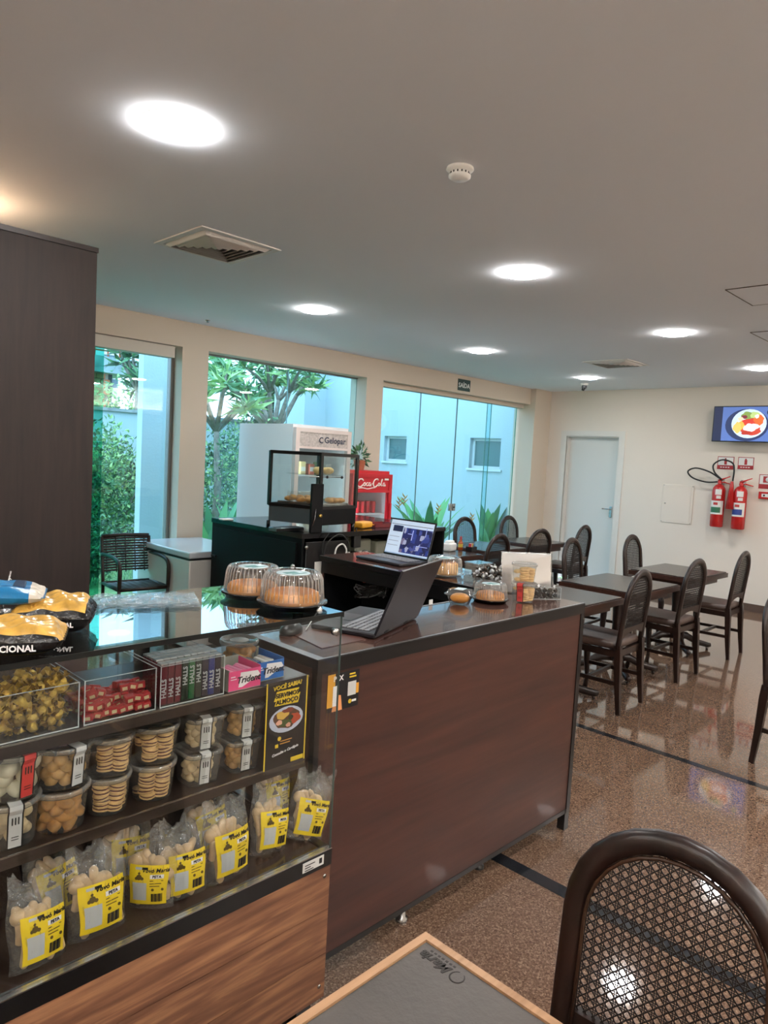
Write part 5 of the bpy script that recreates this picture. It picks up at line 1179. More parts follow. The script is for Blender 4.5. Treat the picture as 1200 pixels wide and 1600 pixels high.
# ---- poster in its acrylic holder
pa, pb = on_y(413, 1190, SY-.006), on_y(480, 1176, SY-.006)
px0 = on_y(414, 1130, SY-.012).x; px1 = on_y(478, 1120, SY-.012).x; pz0 = Z2+.004; pz1 = Z1+.008
t = thing('menu_poster', 'black and yellow lunch poster in a clear holder inside the case', 'poster', ((px0+px1)/2, SY-.012, pz0)); hw = (px1-px0)/2; ph = pz1-pz0
MB().box(-hw, hw, -.001, 0, 0, ph).build('sheet', mat('poster_black', '#1c1716', .45), t)
M_y = mat('poster_yellow', '#d9b92c', .5)
MB().box(-hw, -hw+.004, -.0016, -.0011, 0, ph).box(hw-.004, hw, -.0016, -.0011, 0, ph).build('yellow_border', M_y, t)
b = MB()
for i, (w1, z_) in enumerate(((.040, .835), (.045, .775), (.042, .72))): b.add([(-w1, -.0016, z_*ph), (w1*.9, -.0016, (z_-.015)*ph), (w1, -.0016, (z_+.045)*ph), (-w1*.9, -.0016, (z_+.05)*ph)], [(0, 1, 2, 3)])
b.build('brush_stroke', M_y, t)
text('lettering', 'VOCÊ SABIA?', .0165, M_y, t, (0, -.0018, ph*.93), (1, 0, .05), (0, 0, 1), shear=.1, bold=.0003)
text('lettering', 'SERVIMOS', .0175, mat('poster_black', '#1c1716'), t, (0, -.0022, ph*.83), (1, 0, 0), (0, 0, 1), bold=.0004)
text('lettering', 'ALMOÇO', .0175, mat('poster_black', '#1c1716'), t, (0, -.0022, ph*.755), (1, 0, 0), (0, 0, 1), bold=.0004)
def flat(nm, cx, cz, rx, rz_, m_, off, wob=0, ph_=0, seg=22, par=None):
    b = MB(); b.add([(cx+rx*math.cos(2*PI*k/seg)*(1+wob*math.sin(3*2*PI*k/seg+ph_)), off, cz+rz_*math.sin(2*PI*k/seg)*(1+wob*math.cos(5*2*PI*k/seg+ph_))) for k in range(seg)], [tuple(range(seg))]); return b.build(nm, m_, par)
flat('picture_bowl', 0, ph*.54, hw*.82, ph*.15, mat('poster_bowl', '#b9bfd2', .5), -.0017, par=t)
for i, (cx, cz, rx, rz_, c) in enumerate(((0, .55, .62, .115, '#5c3b28'), (-.2, .60, .3, .05, '#c9a24a'), (.4, .53, .28, .06, '#b34a2c'), (-.05, .50, .3, .04, '#4d5a2a'), (-.35, .52, .15, .03, '#d8a08a'), (.1, .47, .12, .025, '#d49a84'), (.05, .64, .28, .025, '#7e3b2a'), (.2, .55, .12, .03, '#2f3b1c'))):
    flat('picture_food', cx*hw, cz*ph, rx*hw, rz_*ph, mat('poster_food_'+c, c, .6), -.0019-i*.00012, .12, i, par=t)
text('lettering', 'Consulte o Cardápio', .0105, mat('print_white', '#f1eef0'), t, (0, -.0018, ph*.17), (1, 0, .12), (0, 0, 1), shear=.35)
MB().box(-.034, -.024, -.0017, -.0012, ph*.23, ph*.27).box(hw*.3, hw-.006, -.0017, -.0012, .004, .016).build('yellow_mark', M_y, t)
flat('clock_mark', -hw*.3, ph*.33, .006, .006, M_y, -.0017, par=t)
b = MB(); [b.box(-.018, .022-.006*i, -.0017, -.0012, ph*(.29-.03*i), ph*(.30-.03*i)) for i in range(2)]; b.build('small_print', mat('orange_print', '#c98a3a', .5), t)
b = MB(); b.box(-hw-.004, hw+.012, -.018, -.0155, -.004, .008).box(-hw-.004, hw+.012, -.0155, -.001, -.004, -.0025).box(-hw-.004, hw+.002, -.004, -.0025, ph-.008, ph+.006); b.build('acrylic_holder', M_acr, t)
# pix sticker on the counter front
a, c = on_y(525, 1047, CY), on_y(560, 1106, CY)
t = thing('payment_sticker', 'black and orange payment sticker on the counter front beside the display case', 'sticker', ((a.x+c.x)/2, CY-.0005, (a.z+c.z)/2)); 
sx0 = on_y(511, 1080, CY).x-t.location.x; sx1 = on_y(560, 1075, CY).x-t.location.x; hz = .058
MB().box(sx0, sx1, -.001, -.0002, -hz, hz).build('sheet', mat('sticker_black', '#17161a', .4), t)
MB().box(sx0, sx0+.030, -.0015, -.0011, -hz*.75, hz).box(sx1-.012, sx1-.001, -.0015, -.0011, -hz*.3, hz*.25).build('orange_field', mat('sticker_orange', '#e0a035', .5), t)
b = MB(); b.add([(sx0+.02, -.0018, -hz), (sx0+.062, -.0018, -hz), (sx0+.055, -.0018, -hz*.2), (sx0+.03, -.0018, -hz*.1)], [(0, 1, 2, 3)]); b.build('hand_print', mat('sticker_peach', '#d9905a', .5), t)
MB().box(sx0+.022, sx0+.042, -.0022, -.0018, -hz*.72, hz*.35).build('phone_print', mat('print_white', '#f1eef0'), t)
MB().box(sx1-.047, sx1-.013, -.0019, -.0015, -hz*.35, hz*.40).build('blank_square', mat('sticker_pale', '#c9c9c6', .5), t)
text('lettering', 'P  X', .022, mat('print_white', '#f1eef0'), t, (sx0+.042, -.0020, hz*.72), (1, 0, 0), (0, 0, 1), bold=.0005)
b = MB(); [b.box(sx1-.042, sx1-.018+.004*i, -.0019, -.0015, hz*(.78-.16*i), hz*(.86-.16*i)) for i in range(2)]; b.build('yellow_print', M_y, t)
flat('round_logo', sx1-.036, -hz*.66, .007, .007, M_y, -.0018, par=t); MB().box(sx1-.028, sx1-.010, -.0019, -.0015, -hz*.72, -hz*.60).build('logo_print', mat('print_white', '#f1eef0'), t)

# ================================================================ BISCUIT TUBS
M_tub = glass('clear_tub_plastic', (.93, .94, .93), .06, .06, .06, (.8, .8, .78)); M_lid = glass('cloudy_lid_plastic', (.86, .87, .86), .08, .12, .28, (.62, .60, .57))
def bisc(col, n=.2): return mat('biscuit_'+col, col, .65, noise=n, nscale=60)
M_jam = mat('dark_jam', '#5a1f16', .35)
def cookie(kind, lab, grp):
    b = MB()
    if kind == 'jam':
        b.lathe([(.0001, 0), (.018, 0), (.020, .002), (.019, .005), (.018, .0052)], seg=12); b.m = 1; b.lathe([(.018, .004), (.0192, .0062), (.018, .0084)], seg=12); b.m = 0
        b.lathe([(.0175, .0082), (.020, .0095), (.0185, .0125), (.0001, .013)], seg=12); ms = [bisc('#d9b072'), M_jam]
    elif kind == 'disc': b.lathe([(.0001, 0), (.019, 0), (.021, .003), (.019, .009), (.010, .011), (.0001, .0105)], seg=12); ms = [bisc('#dcb67c')]
    elif kind == 'brown': b.sphere((0, 0, 0), .0145, 1.5, .95, .85, 10, 7, jit=.1); ms = [bisc('#b5803f', .3)]
    elif kind == 'tan': b.sphere((0, 0, 0), .0145, 1.15, 1.0, .9, 10, 7, jit=.06); ms = [bisc('#c99b5c', .2)]
    elif kind == 'pale': b.sphere((0, 0, 0), .0145, 1.2, 1.0, .85, 10, 7, jit=.05); ms = [bisc('#d8c096', .1)]
    elif kind == 'white': b.sphere((0, 0, 0), .019, 1.15, 1.0, .9, 12, 8, jit=.04); ms = [bisc('#e2dbc2', .06)]
    o = b.build('biscuit', ms); tag(o, lab, 'biscuit', grp); return o
def fill(kind, where, c, rb, h, n_around, layers, sc=1.0):
    lab = {'jam': 'jam sandwich biscuit', 'disc': 'pale round biscuit', 'brown': 'golden brown oval biscuit', 'tan': 'tan ball biscuit', 'pale': 'pale bean-shaped biscuit', 'white': 'large white round biscuit'}[kind]+' inside '+where
    base = None; grp = 'biscuits in '+where
    for l in range(layers):
        for k in range(n_around+1):
            if k == n_around:
                if l < layers-1: continue
                x = y = 0
            else:
                a = 2*PI*k/n_around+(l*.5 if kind not in ('jam', 'disc') else 0)+random.uniform(-.1, .1); rr = rb-.021*sc-(.001 if kind in ('jam', 'disc') else 0)+l/layers*.005; x, y = rr*math.cos(a), rr*math.sin(a)
            if k < n_around and math.sin(a) > .55: continue
            z = .006+(l+.0 if kind in ('jam', 'disc') else l+.55)*(h-.014)/layers
            p = (c[0]+x, c[1]+y, c[2]+z)
            ro = (random.uniform(-.16, .16), random.uniform(-.16, .16), random.uniform(0, 6)) if kind in ('jam', 'disc') else (random.uniform(-.7, .7), random.uniform(-.7, .7), random.uniform(0, 6))
            if base is None: base = cookie(kind, lab, grp); o = base
            else: o = base.copy(); COL.objects.link(o)
            o.location = p; o.rotation_euler = ro; o.scale = (sc, sc, sc)
def tub(lab, c, r_=.0535, h=.082, sq=0, strap=None, sticker=None, kind='jam', rz=0, na=5, nl=5, sc=1.0, where=None):
    t = thing('biscuit_tub', lab, 'tub', c, rz, 'clear plastic biscuit tubs')
    b = MB(); b.lathe([(.0001, .0005), (r_*.80, .0005), (r_*.82, .003), (r_*.95, h-.008), (r_*.96, h-.004)], seg=32, sq=sq); b.build('tub_body', M_tub, t)
    b = MB(); b.lathe([(r_*.97, h-.010), (r_*1.02, h-.010), (r_*1.03, h-.002), (r_*1.0, h+.001), (r_*.90, h+.001), (r_*.88, h-.003), (.0001, h-.003)], seg=32, sq=sq); b.build('lid', M_lid, t)
    if strap:
        b = MB(); n_ = 10; w_ = .0125; rr = lambda z: r_*(.80+.15*z/h)+.001
        a0 = strap[0]; ca, sa = math.cos(a0), math.sin(a0); side = Vector((-sa, ca, 0))
        prof = [(rr(h*.06), h*.06), (rr(h*.4), h*.4), (rr(h*.8), h*.8), (r_*1.045, h-.008), (r_*1.04, h+.002), (r_*.55, h+.0025)]
        if sq: prof = [(r_p*(1.0), z) for r_p, z in prof]
        bv = []
        for (rp, z) in prof:
            p = Vector((ca*rp, sa*rp, z)); bv += [p-side*w_, p+side*w_]
        b.add(bv, [(2*i, 2*i+1, 2*i+3, 2*i+2) for i in range(len(prof)-1)]); b2 = MB(); b2.add([v+Vector((ca, sa, .3))*-.0006 for v in [Vector(v)+side*(-.003 if i % 2 == 0 else .003) for i, v in enumerate(bv)]], [(2*i, 2*i+1, 2*i+3, 2*i+2) for i in range(len(prof)-1)])
        s_ = b.build('paper_band', mat('strap_'+strap[1], strap[1], .55), t); b2.build('black_band_edge', mat('strap_black', '#191716', .5), s_)
        bt = MB(); rz_ = rr(h*.5)+.0012
        for j, x_ in enumerate((-.006, 0, .006)):
            for z_ in (.62, .70): p = Vector((ca*(rr(h*z_)+.0012), sa*(rr(h*z_)+.0012), h*z_)); bt.obox(p+side*x_, side*.0012, (0, 0, .004), Vector((ca, sa, 0))*.0002)
        for z_ in (.30, .24): p = Vector((ca*(rr(h*z_)+.0012), sa*(rr(h*z_)+.0012), h*z_)); bt.obox(p, side*.007, (0, 0, .0007), Vector((ca, sa, 0))*.0002)
        bt.build('band_print', M_black, s_)
    if sticker:
        b = MB(); b.lathe([(.0001, h-.0022), (r_*.5, h-.0022), (r_*.5, h-.0018), (.0001, h-.0018)], seg=20); b.build('lid_sticker', mat('sticker_'+sticker, sticker, .5), t)
    fill(kind, where, c, r_*.84, h-.014, na, nl, sc)
    return t
TY = SY+.065
def tx(px, py): return on_y(px, py, TY-.045).x
front_a = -2.05
specs = [  # px centre, list bottom->top of kinds
    ((22, 1300), .062, .098, 0, [('pale', '#c4c6c6', 'leftmost lower tub of pale biscuits with a grey label band', 4, 3, 1.15), ('white', '#c23a35', 'leftmost upper tub of large white biscuits with red label corners', 4, 3, 1.1)]),
    ((101, 1275), .0635, .093, 0, [('brown', None, 'lower tub of golden brown oval biscuits, left of centre', 6, 4, 1.2), ('tan', '#c9cbcb', 'upper tub of brown ball biscuits with a grey label band, on the golden brown ones', 7, 4, 1.0)]),
    ((176, 1250), .0530, .088, 0, [('jam', None, 'left lower tub of jam sandwich biscuits', 5, 6, .95), ('jam', None, 'left upper tub of jam sandwich biscuits', 5, 6, .95)]),
    ((246, 1225), .0570, .088, 0, [('jam', None, 'right lower tub of jam sandwich biscuits', 5, 6, 1.0), ('jam', None, 'right upper tub of jam sandwich biscuits', 5, 6, 1.0)]),
    ((317, 1200), .0520, .086, 3, [('pale', '#d2d3d2', 'lower square tub of pale biscuits, right of the jam biscuit tubs', 7, 4, .9), ('pale', '#d2d3d2', 'upper square tub of pale biscuits, right of the jam biscuit tubs', 7, 4, .9)]),
    ((381, 1178), .0505, .086, 3, [('tan', '#d2d3d2', 'lower square tub of tan biscuits next to the poster', 7, 4, .9), ('tan', '#d2d3d2', 'upper square tub of tan biscuits next to the poster', 7, 4, .9)])]
for i, (px, r_, h_, sq, st) in enumerate(specs):
    x = on_y(px[0], px[1], TY-.02).x
    for lv, (kd, sc_, lab, na, nl, scl) in enumerate(st):
        a = -PI/2-.35+(.55 if lv else .25)*(1 if i < 2 else (.2 if lv else .9)); dx = (-.004, .004)[lv]
        tub(lab, (x+dx, TY+.004*lv, Z2+.001+lv*(h_+.0025)), r_, h_, sq, (a, sc_) if sc_ else None, None if i > 1 else ('#b79aa6' if lv else None), kd, 0 if not sq else .0, na, nl, scl, 'the '+lab.split(' with')[0].split(',')[0])
q = on_y(373, 1026, SY+.165)
tub('clear tub of brown biscuits behind the chewing gum boxes on the upper shelf', (q.x, SY+.165, Z1+.001), .0535, .085, 0, None, '#cfd0d2', 'brown', 0, 6, 4, 1.1, 'the tub behind the chewing gum boxes')

# ================================================================ BAGS OF BISCUITS ON THE CASE FLOOR
M_bag = glass('crinkled_cellophane', (.95, .95, .94), .08, .10, .06, (.9, .9, .88), bump=28); M_yel = mat('bag_label_yellow', '#e3c51c', .5)
BW, BH, BT = .060, .182, .030
def bag_th(u, v): return BT*max(0, 1-abs(u)**2.4)**.6*(.55+.45*math.sin(PI*min(1, v*1.25)))*(1 if v < .72 else max(.12, 1-(v-.72)/.28*1.0))
def bag_mesh():
    b = MB(); NU, NV = 14, 18
    for s_ in (-1, 1):
        vs = []
        for j in range(NV+1):
            v = j/NV
            for i in range(NU+1):
                u = -1+2*i/NU; w_ = BW*(1-.05*math.sin(v*9)+(.0 if v < .75 else .10*math.sin(u*9)*(v-.75)*4)); cr = .0028*math.sin(u*13+v*17)+.0022*math.sin(u*29-v*11)
                top = .012*math.sin(u*7+1)+.008*math.sin(u*17) if j == NV else 0
                vs.append((u*w_, s_*bag_th(u, v)+(cr if 0 < i < NU else 0)*(1 if v > .1 else 0)+(.008*math.sin(u*6) if v > .85 else 0), v*BH+top))
        b.add(vs, [(j*(NU+1)+i, j*(NU+1)+i+1, (j+1)*(NU+1)+i+1, (j+1)*(NU+1)+i) for j in range(NV) for i in range(NU)], True)
    return b
def surf(u, v, off): w_ = BW*(1-.05*math.sin(v*9)); return Vector((u*w_, -bag_th(u, v)-.0035-off, v*BH))
def patch(nm, u0, u1, v0, v1, m_, off, par, nu=6, nv=5):
    b = MB(); vs = [surf(u0+(u1-u0)*i/nu, v0+(v1-v0)*j/nv, off) for j in range(nv+1) for i in range(nu+1)]
    b.add(vs, [(j*(nu+1)+i, j*(nu+1)+i+1, (j+1)*(nu+1)+i+1, (j+1)*(nu+1)+i) for j in range(nv) for i in range(nu)]); return b.build(nm, m_, par)
def bend_text(nm, txt, size, m_, par, uc, vc, off, **k):
    b = text_mb(txt, size, **k)
    out = []
    for v in b.v: s_ = surf(uc+v[0]/BW, vc+(v[1]+.0)/BH, off+.0003+v[2]); out.append(tuple(s_))
    b.v = out; return b.build(nm, m_, par)
def make_bag():
    t = thing('biscuit_bag', '', 'bag'); bag_mesh().build('cellophane', M_bag, t)
    l_ = patch('yellow_label', -.70, .78, .08, .60, M_yel, 0, t)
    patch('nutrition_panel', -.56, -.0, .14, .38, mat('label_grey', '#b9bcbf', .6), .0006, l_, 3, 4)
    patch('dark_mark', -.20, .02, .545, .575, M_black, .0006, l_, 2, 1); patch('pale_mark', -.46, -.21, .545, .575, mat('label_grey', '#b9bcbf'), .0006, l_, 2, 1)
    b = MB()
    for k in range(9): u = .22+k*.05; p0, p1 = surf(u, .12, .0007), surf(u, .235, .0007); sd = Vector((.0009 if k % 3 else .0016, 0, 0)); b.add([p0-sd, p0+sd, p1+sd, p1-sd], [(0, 1, 2, 3)])
    b.build('barcode', M_black, l_)
    bend_text('lettering', 'Vovó Maria', .0128, M_black, l_, .30, .535, .0006, shear=.2, bold=.0002)
    patch('white_plate', .12, .62, .435, .485, mat('print_white', '#f1eef0'), .0006, l_, 3, 2); bend_text('lettering', 'PETA', .0085, M_black, l_, .37, .46, .0010, bold=.0002)
    b = MB()
    for u, v, r_ in ((-.30, .45, .007), (-.40, .435, .004), (-.18, .435, .004), (-.30, .50, .003), (.25, .29, .0035), (.62, .29, .0035)):
        p = surf(u, v, .0009); b.add([p+Vector((r_*math.cos(2*PI*k/8), 0, r_*math.sin(2*PI*k/8))) for k in range(8)], [tuple(range(8))])
    b.build('wheat_print', mat('label_brown', '#5c4a12', .6), l_)
    b = MB()
    for i in range(3):
        p0, p1 = surf(.12, .40-i*.035, .0008), surf(.62-.06*i, .40-i*.035, .0008); b.add([p0, p1, p1+Vector((0, 0, .002)), p0+Vector((0, 0, .002))], [(0, 1, 2, 3)])
    b.build('small_print', mat('label_brown', '#5c4a12'), l_)
    return t
bagP = make_bag(); M_peta = mat('pale_crisp_biscuit', '#d2b184', .65, noise=.14, nscale=50)
stickP = []
for L_ in (.024, .031, .018):
    b = MB(); b.tube([(0, 0, -L_), (0, .001, -L_*.8), (.0015, 0, 0), (0, .001, L_*.8), (0, 0, L_)], [.004, .0092, .0098, .0090, .004], 9); o = b.build('crisp_breadstick', M_peta); stickP.append(o)
b = MB(); b.sphere((0, 0, 0), .0165, 1.1, .9, 1, 12, 8); stickP.append(b.build('crisp_breadstick', M_peta)); used_s = [False]*4
def bag(lab, px, Y, yaw, tilt, scale=1, roll=0, z=None, first=False):
    q = on_y(px[0], px[1], Y); z = (.5575 if z is None else z)
    t = bagP if first else dup(bagP)
    t['label'] = lab; t['group'] = 'cellophane bags of crisp biscuits'; t['category'] = 'bag'
    t.location = (q.x, Y, z+.003); t.rotation_euler = (tilt, roll, yaw); t.scale = (scale, scale, scale)
    M = Matrix.Translation(t.location) @ t.rotation_euler.to_matrix().to_4x4() @ Matrix.Scale(scale, 4)
    for k in range(17):
        i = random.choice((0, 0, 1, 1, 2, 3)) if k > 2 else (3, 1, 0)[k]
        row = k//6; col = k % 6; u = -.72+col*.29+random.uniform(-.05, .05); v = (.17, .40, .56)[row]+random.uniform(-.02, .02); u *= (1, 1, .75)[row]
        if k == 0: v = .58
        yy = random.uniform(-.4, .3)*bag_th(u, v) if v < .55 else random.uniform(-.2, .2)*bag_th(u, v)
        L = M @ Vector((u*BW*.88, yy, v*BH))
        src = stickP[i]
        if used_s[i]: o = src.copy(); COL.objects.link(o)
        else: o = src; used_s[i] = True
        o.location = L; ro = Matrix.Rotation(random.uniform(-.35, .35) if row < 2 else random.uniform(-.7, .7), 3, 'Y') @ Matrix.Rotation(random.uniform(-.2, .2), 3, 'X')
        o.rotation_euler = (t.rotation_euler.to_matrix() @ ro).to_euler(); o.scale = (scale,)*3
        tag(o, 'pale crisp breadstick inside the '+lab, 'breadstick', 'crisp biscuits in the '+lab)
bags = [((60, 1490), SY-.035, .10, -.22, 1.0, .05, 'leftmost front bag of crisp biscuits'), ((152, 1455), SY-.02, -.05, -.16, 1.10, 0, 'second front bag from the left, tall with full yellow label'), ((232, 1430), SY-.005, -.75, -.1, .98, 0, 'third front bag turned half sideways'),
        ((288, 1400), SY-.025, -.15, -.18, 1.0, 0, 'fourth front bag in the middle of the row'), ((355, 1375), SY-.025, .05, -.14, 1.12, 0, 'fifth front bag with the clearest upright label'), ((418, 1345), SY+.0, -.05, -.22, 1.02, .15, 'sixth front bag leaning right'),
        ((472, 1322), SY-.01, -.35, -.25, 1.03, .30, 'rightmost front bag tilted against the side glass')]
for i, (px, Y, yaw, tilt, sc_, rl_, lab) in enumerate(bags): bag(lab, px, Y, yaw, tilt, sc_, rl_, first=(i == 0))
for (px, Y, yaw, tilt, sc_, rl_, lab) in (((95, 1400), SY+.10, .1, -.3, 1.0, -.1, 'rear bag behind the leftmost front bags'), ((195, 1385), SY+.11, -.1, -.25, 1.04, .1, 'rear bag behind the third front bag'),
        ((330, 1340), SY+.11, .0, -.2, 1.0, -.1, 'rear bag behind the fifth front bag'), ((425, 1300), SY+.13, .1, -.2, 1.06, .1, 'tall rear bag at the right end of the case')): bag(lab, px, Y, yaw, tilt, sc_, rl_)

# ================================================================ CAKES UNDER DOMES
M_dome = glass('clear_dome_plastic', (.95, .955, .955), .07, .04, .05, (.85, .85, .84)); M_rib = glass('dome_rib_plastic', (.9, .91, .91), .12, .1, .28, (.8, .8, .78)); M_cake = mat('golden_cake', '#c07c2a', .7, noise=.16, nscale=22, bump=.2, bscale=60); M_tray = mat('black_cake_tray', '#0d0d0e', .15)
M_stk = mat('pale_blue_sticker', '#b9cfd4', .5); M_stk2 = mat('teal_print', '#3c7f7c', .5)
def cake(lab, x, y, z, r_, hd, rc, hc, tray=M_tray, ring=False, cm=M_cake):
    t = thing('cake_dome', lab, 'cake container', (x, y, z+.001), group='domed cake containers')
    MB().lathe([(r_*.80, 0), (r_*.84, 0), (r_*.90, .010), (r_*1.0, .014), (r_*1.0, .018), (r_*.88, .016), (r_*.78, .006), (.0001, .005)], seg=40).build('tray', tray, t)
    MB().lathe([(r_*.98, .0185), (r_*.90, .020), (r_*.88, .024), (r_*.83, hd*.8), (r_*.78, hd*.93), (r_*.70, hd), (r_*.60, hd-.002), (r_*.58, hd-.006), (.0001, hd-.006)], seg=40, sm=True).build('dome', M_dome, t)
    b = MB()
    for k in range(40):
        a = 2*PI*k/40; ca, sa = math.cos(a), math.sin(a); b.tube([(ca*p_*r_*1.015, sa*p_*r_*1.015, z_) for p_, z_ in ((.885, .026), (.83, hd*.8), (.78, hd*.93), (.72, hd*.99))], .0013, 4)
    b.build('dome_ribs', M_rib, t, kind='stuff')
    MB().lathe([(.0001, hd-.0055), (r_*.48, hd-.0055), (r_*.48, hd-.0045), (.0001, hd-.0045)], seg=28).build('lid_sticker', M_stk, t)
    b = MB(); b.box(-r_*.3, r_*.12, -r_*.1, r_*.12, hd-.0042, hd-.0038).box(-r_*.2, r_*.32, -r_*.25, -r_*.17, hd-.0042, hd-.0038); b.build('sticker_print', M_stk2, t)
    c_ = thing('round_cake', 'round cake inside the '+lab.split(' on ')[0].split(' beside ')[0].split(' by ')[0], 'cake', (x, y, z+.009), group='golden cakes under domes')
    prof = [(.0001, 0), (rc*.93, 0), (rc*1.0, hc*.25), (rc*1.0, hc*.6), (rc*.955, hc*.85), (rc*.86, hc*.97), (rc*.45, hc*1.05), (rc*.2, hc*.98), (.0001, hc*.94)]
    MB().lathe(prof, seg=30, flute=.012 if ring else 0).build('crumb', cm, c_)
    MB().lathe([(rc*.86, hc*.975), (rc*.5, hc*1.058), (rc*.22, hc*1.0), (.0001, hc*.96)], seg=30).build('browned_top', mat('browned_cake_top', '#b8702a', .7, noise=.2, nscale=30), c_)
    return t
cake('rear left domed cake on the glass case', 1.215, 1.715, DT(1.715), .092, .093, .073, .034)
cake('front domed cake at the right end of the glass case', 1.222, 1.535, DT(1.53), .098, .098, .077, .036)
cake('small domed cake beside the biscuit tubs on the counter', 2.53, 1.80, CZ, .082, .085, .063, .034)
M_tr2 = glass('clear_tray_plastic', (.9, .9, .88), .08, .05, .1, (.8, .8, .78))
cake('tall domed cake at the back of the counter by the front laptop lid', 2.89, 2.36, CZ, .105, .100, .072, .066, M_tr2, True, mat('pale_fluted_cake', '#d9a55c', .7, noise=.1, nscale=20))
# pudding cup
q = on_z(714, 948, CZ); t = thing('dessert_box', 'small clear box holding an orange pudding on the counter', 'box', (q.x+.055, q.y+.03, CZ+.001), .35)
MB().lathe([(.0001, 0), (.036, 0), (.050, .040), (.060, .042), (.060, .045)], seg=32, sq=3).build('box_base', M_tub, t); MB().lathe([(.060, .046), (.052, .047), (.046, .062), (.0001, .064)], seg=32, sq=3).build('box_lid', M_tub, t)
MB().box(-.028, .028, -.02, .02, .0642, .0648).build('lid_sticker', M_stk, t)
MB().sphere((0, 0, .025), .042, 1, 1, .52, 20, 10).build('pudding', mat('orange_pudding', '#d8923c', .35), t)
# counter biscuit tubs
qx, qy = 2.675, 1.725
tub('lower biscuit tub on the counter with a red label', (qx, qy, CZ+.001), .056, .084, 0, (PI+.25, '#c2403c'), None, 'disc', 0, 5, 6, 1.02, 'the lower counter tub')
tub('upper biscuit tub on the counter, stacked on the red-labelled one', (qx, qy+.004, CZ+.001+.0865), .056, .084, 0, None, None, 'disc', 0, 5, 6, 1.02, 'the upper counter tub')
# menu stand with paper
a = on_y(789, 914, 2.02); A_ = on_z(862, 936, CZ); 
t = thing('menu_stand', 'white paper sheet in a clear tilted stand on the counter', 'menu stand', (0, 0, 0))
P0_ = on_y(799, 930, 1.86); e0 = Vector((2.755, 1.895, CZ+.004)); e1 = Vector((2.93, 1.74, CZ+.004)); ux = (e1-e0).normalized(); nb = Vector((-ux.y, ux.x, 0)); up = (Vector((0, 0, 1))+nb*.25).normalized()
wd = (e1-e0).length; nr = ux.cross(up)
b = MB(); b.obox((e0+e1)/2+up*.095, ux*wd/2, up*.092, nr*.0006); b.build('paper_sheet', mat('warm_paper', '#b3a9a4', .7), t)
b = MB(); b.obox((e0+e1)/2+up*.095+nr*.002, ux*(wd/2+.004), up*.098, nr*.001).obox((e0+e1)/2+up*.095-nr*.002, ux*(wd/2+.004), up*.098, nr*.001).obox((e0+e1)/2+nb*.04+Vector((0, 0, -.002)), ux*(wd/2+.004), nb*.045, (0, 0, .0015)); b.build('clear_stand', M_acr, t)
b = MB(); b.obox(e1+ux*.005+up*.095, ux*.0012, up*.098, nr*.003); b.build('stand_edge', M_blackmat, t)
# box of dark sweets at the counter end
t = thing('sweets_box', 'clear acrylic box of dark wrapped sweets at the counter end', 'bin', (2.865, 1.665, CZ+.0012), -.62)
w2, d_, h_ = .085, .09, .055
for nm, bb in (('box_floor', (-w2, w2, 0, d_, 0, .003)), ('box_front', (-w2, w2, 0, .003, .003, h_)), ('box_back', (-w2, w2, d_-.003, d_, .003, h_)), ('box_side', (-w2, -w2+.003, .003, d_-.003, .003, h_)), ('box_side', (w2-.003, w2, .003, d_-.003, .003, h_))): MB().box(*bb).build(nm, M_acr, t)
t.location = (2.80, 1.70, CZ+.0012)
e = MB(); e.box(-w2, w2, -.0006, 0, h_-.001, h_+.0006).box(-w2, w2, -.0006, 0, 0, .002).box(w2-.0025, w2, -.0006, 0, .002, h_).box(-w2, -w2+.0025, -.0006, 0, .002, h_); e.build('box_rim', M_acre, t)
M_dk = mat('dark_foil', '#4a4038', .25, .7); M_sv = mat('silver_foil', '#c3c5c6')
ds = wrapped('dark_sweet', 'dark foil-wrapped sweet in the acrylic box at the counter end', 'dark foil-wrapped sweets at the counter end', M_dk, M_sv, .012)
Mb = Matrix.Translation(t.location) @ Matrix.Rotation(-.62, 4, 'Z')
for i in range(22):
    p = Mb @ Vector((-w2+.02+(i % 6)*.026, .02+((i//6) % 2)*.04, .016+(i//12)*.022)); ro = (random.random()*6, random.random()*6, random.random()*6)
    if i == 0: ds.location = p
    else: dup(ds, p, rot=ro)
t = thing('sweets_tray', 'clear tray heaped with dark and silver sweets behind the counter cake', 'tray', (2.98, 2.08, CZ+.001), 0)
w_, dp = .13, .12; b = MB(); b.box(-w_, w_, -dp, dp, 0, .003).box(-w_, w_, -dp, -dp+.003, .003, .03).box(-w_, w_, dp-.003, dp, .003, .03).box(-w_, -w_+.003, -dp+.003, dp-.003, .003, .03).box(w_-.003, w_, -dp+.003, dp-.003, .003, .03); b.build('tray_body', M_tr2, t)
d2 = wrapped('mixed_sweet', 'brown and silver wrapped sweet heaped in the clear tray', 'brown and silver sweets in the tray', M_dk, M_sv, .013); d3 = wrapped('mixed_sweet', 'brown and silver wrapped sweet heaped in the clear tray', 'brown and silver sweets in the tray', M_sv, M_dk, .012)
for i in range(100):
    x, y = random.uniform(-w_+.02, w_-.02), random.uniform(-dp+.02, dp-.02); z = .014+random.random()*.055*(1-(x/w_)**2)*(1-(y/dp)**2)*1.4
    p = (2.98+x, 2.08+y, CZ+z+.004); ro = (random.random()*6, random.random()*6, random.random()*6); s_ = d2 if i % 2 else d3
    if i < 2: s_.location = p; s_.rotation_euler = ro
    else: dup(s_, p, rot=ro)
t = thing('clear_box', 'low clear plastic box behind the counter tubs', 'box', (2.95, 1.93-.03, CZ+.001), -.1); t.location = (3.05, 1.93, CZ+.001)
t.location = (2.62, 1.885-.02, CZ+.001); t.location = (3.065, 2.27, CZ+.001)
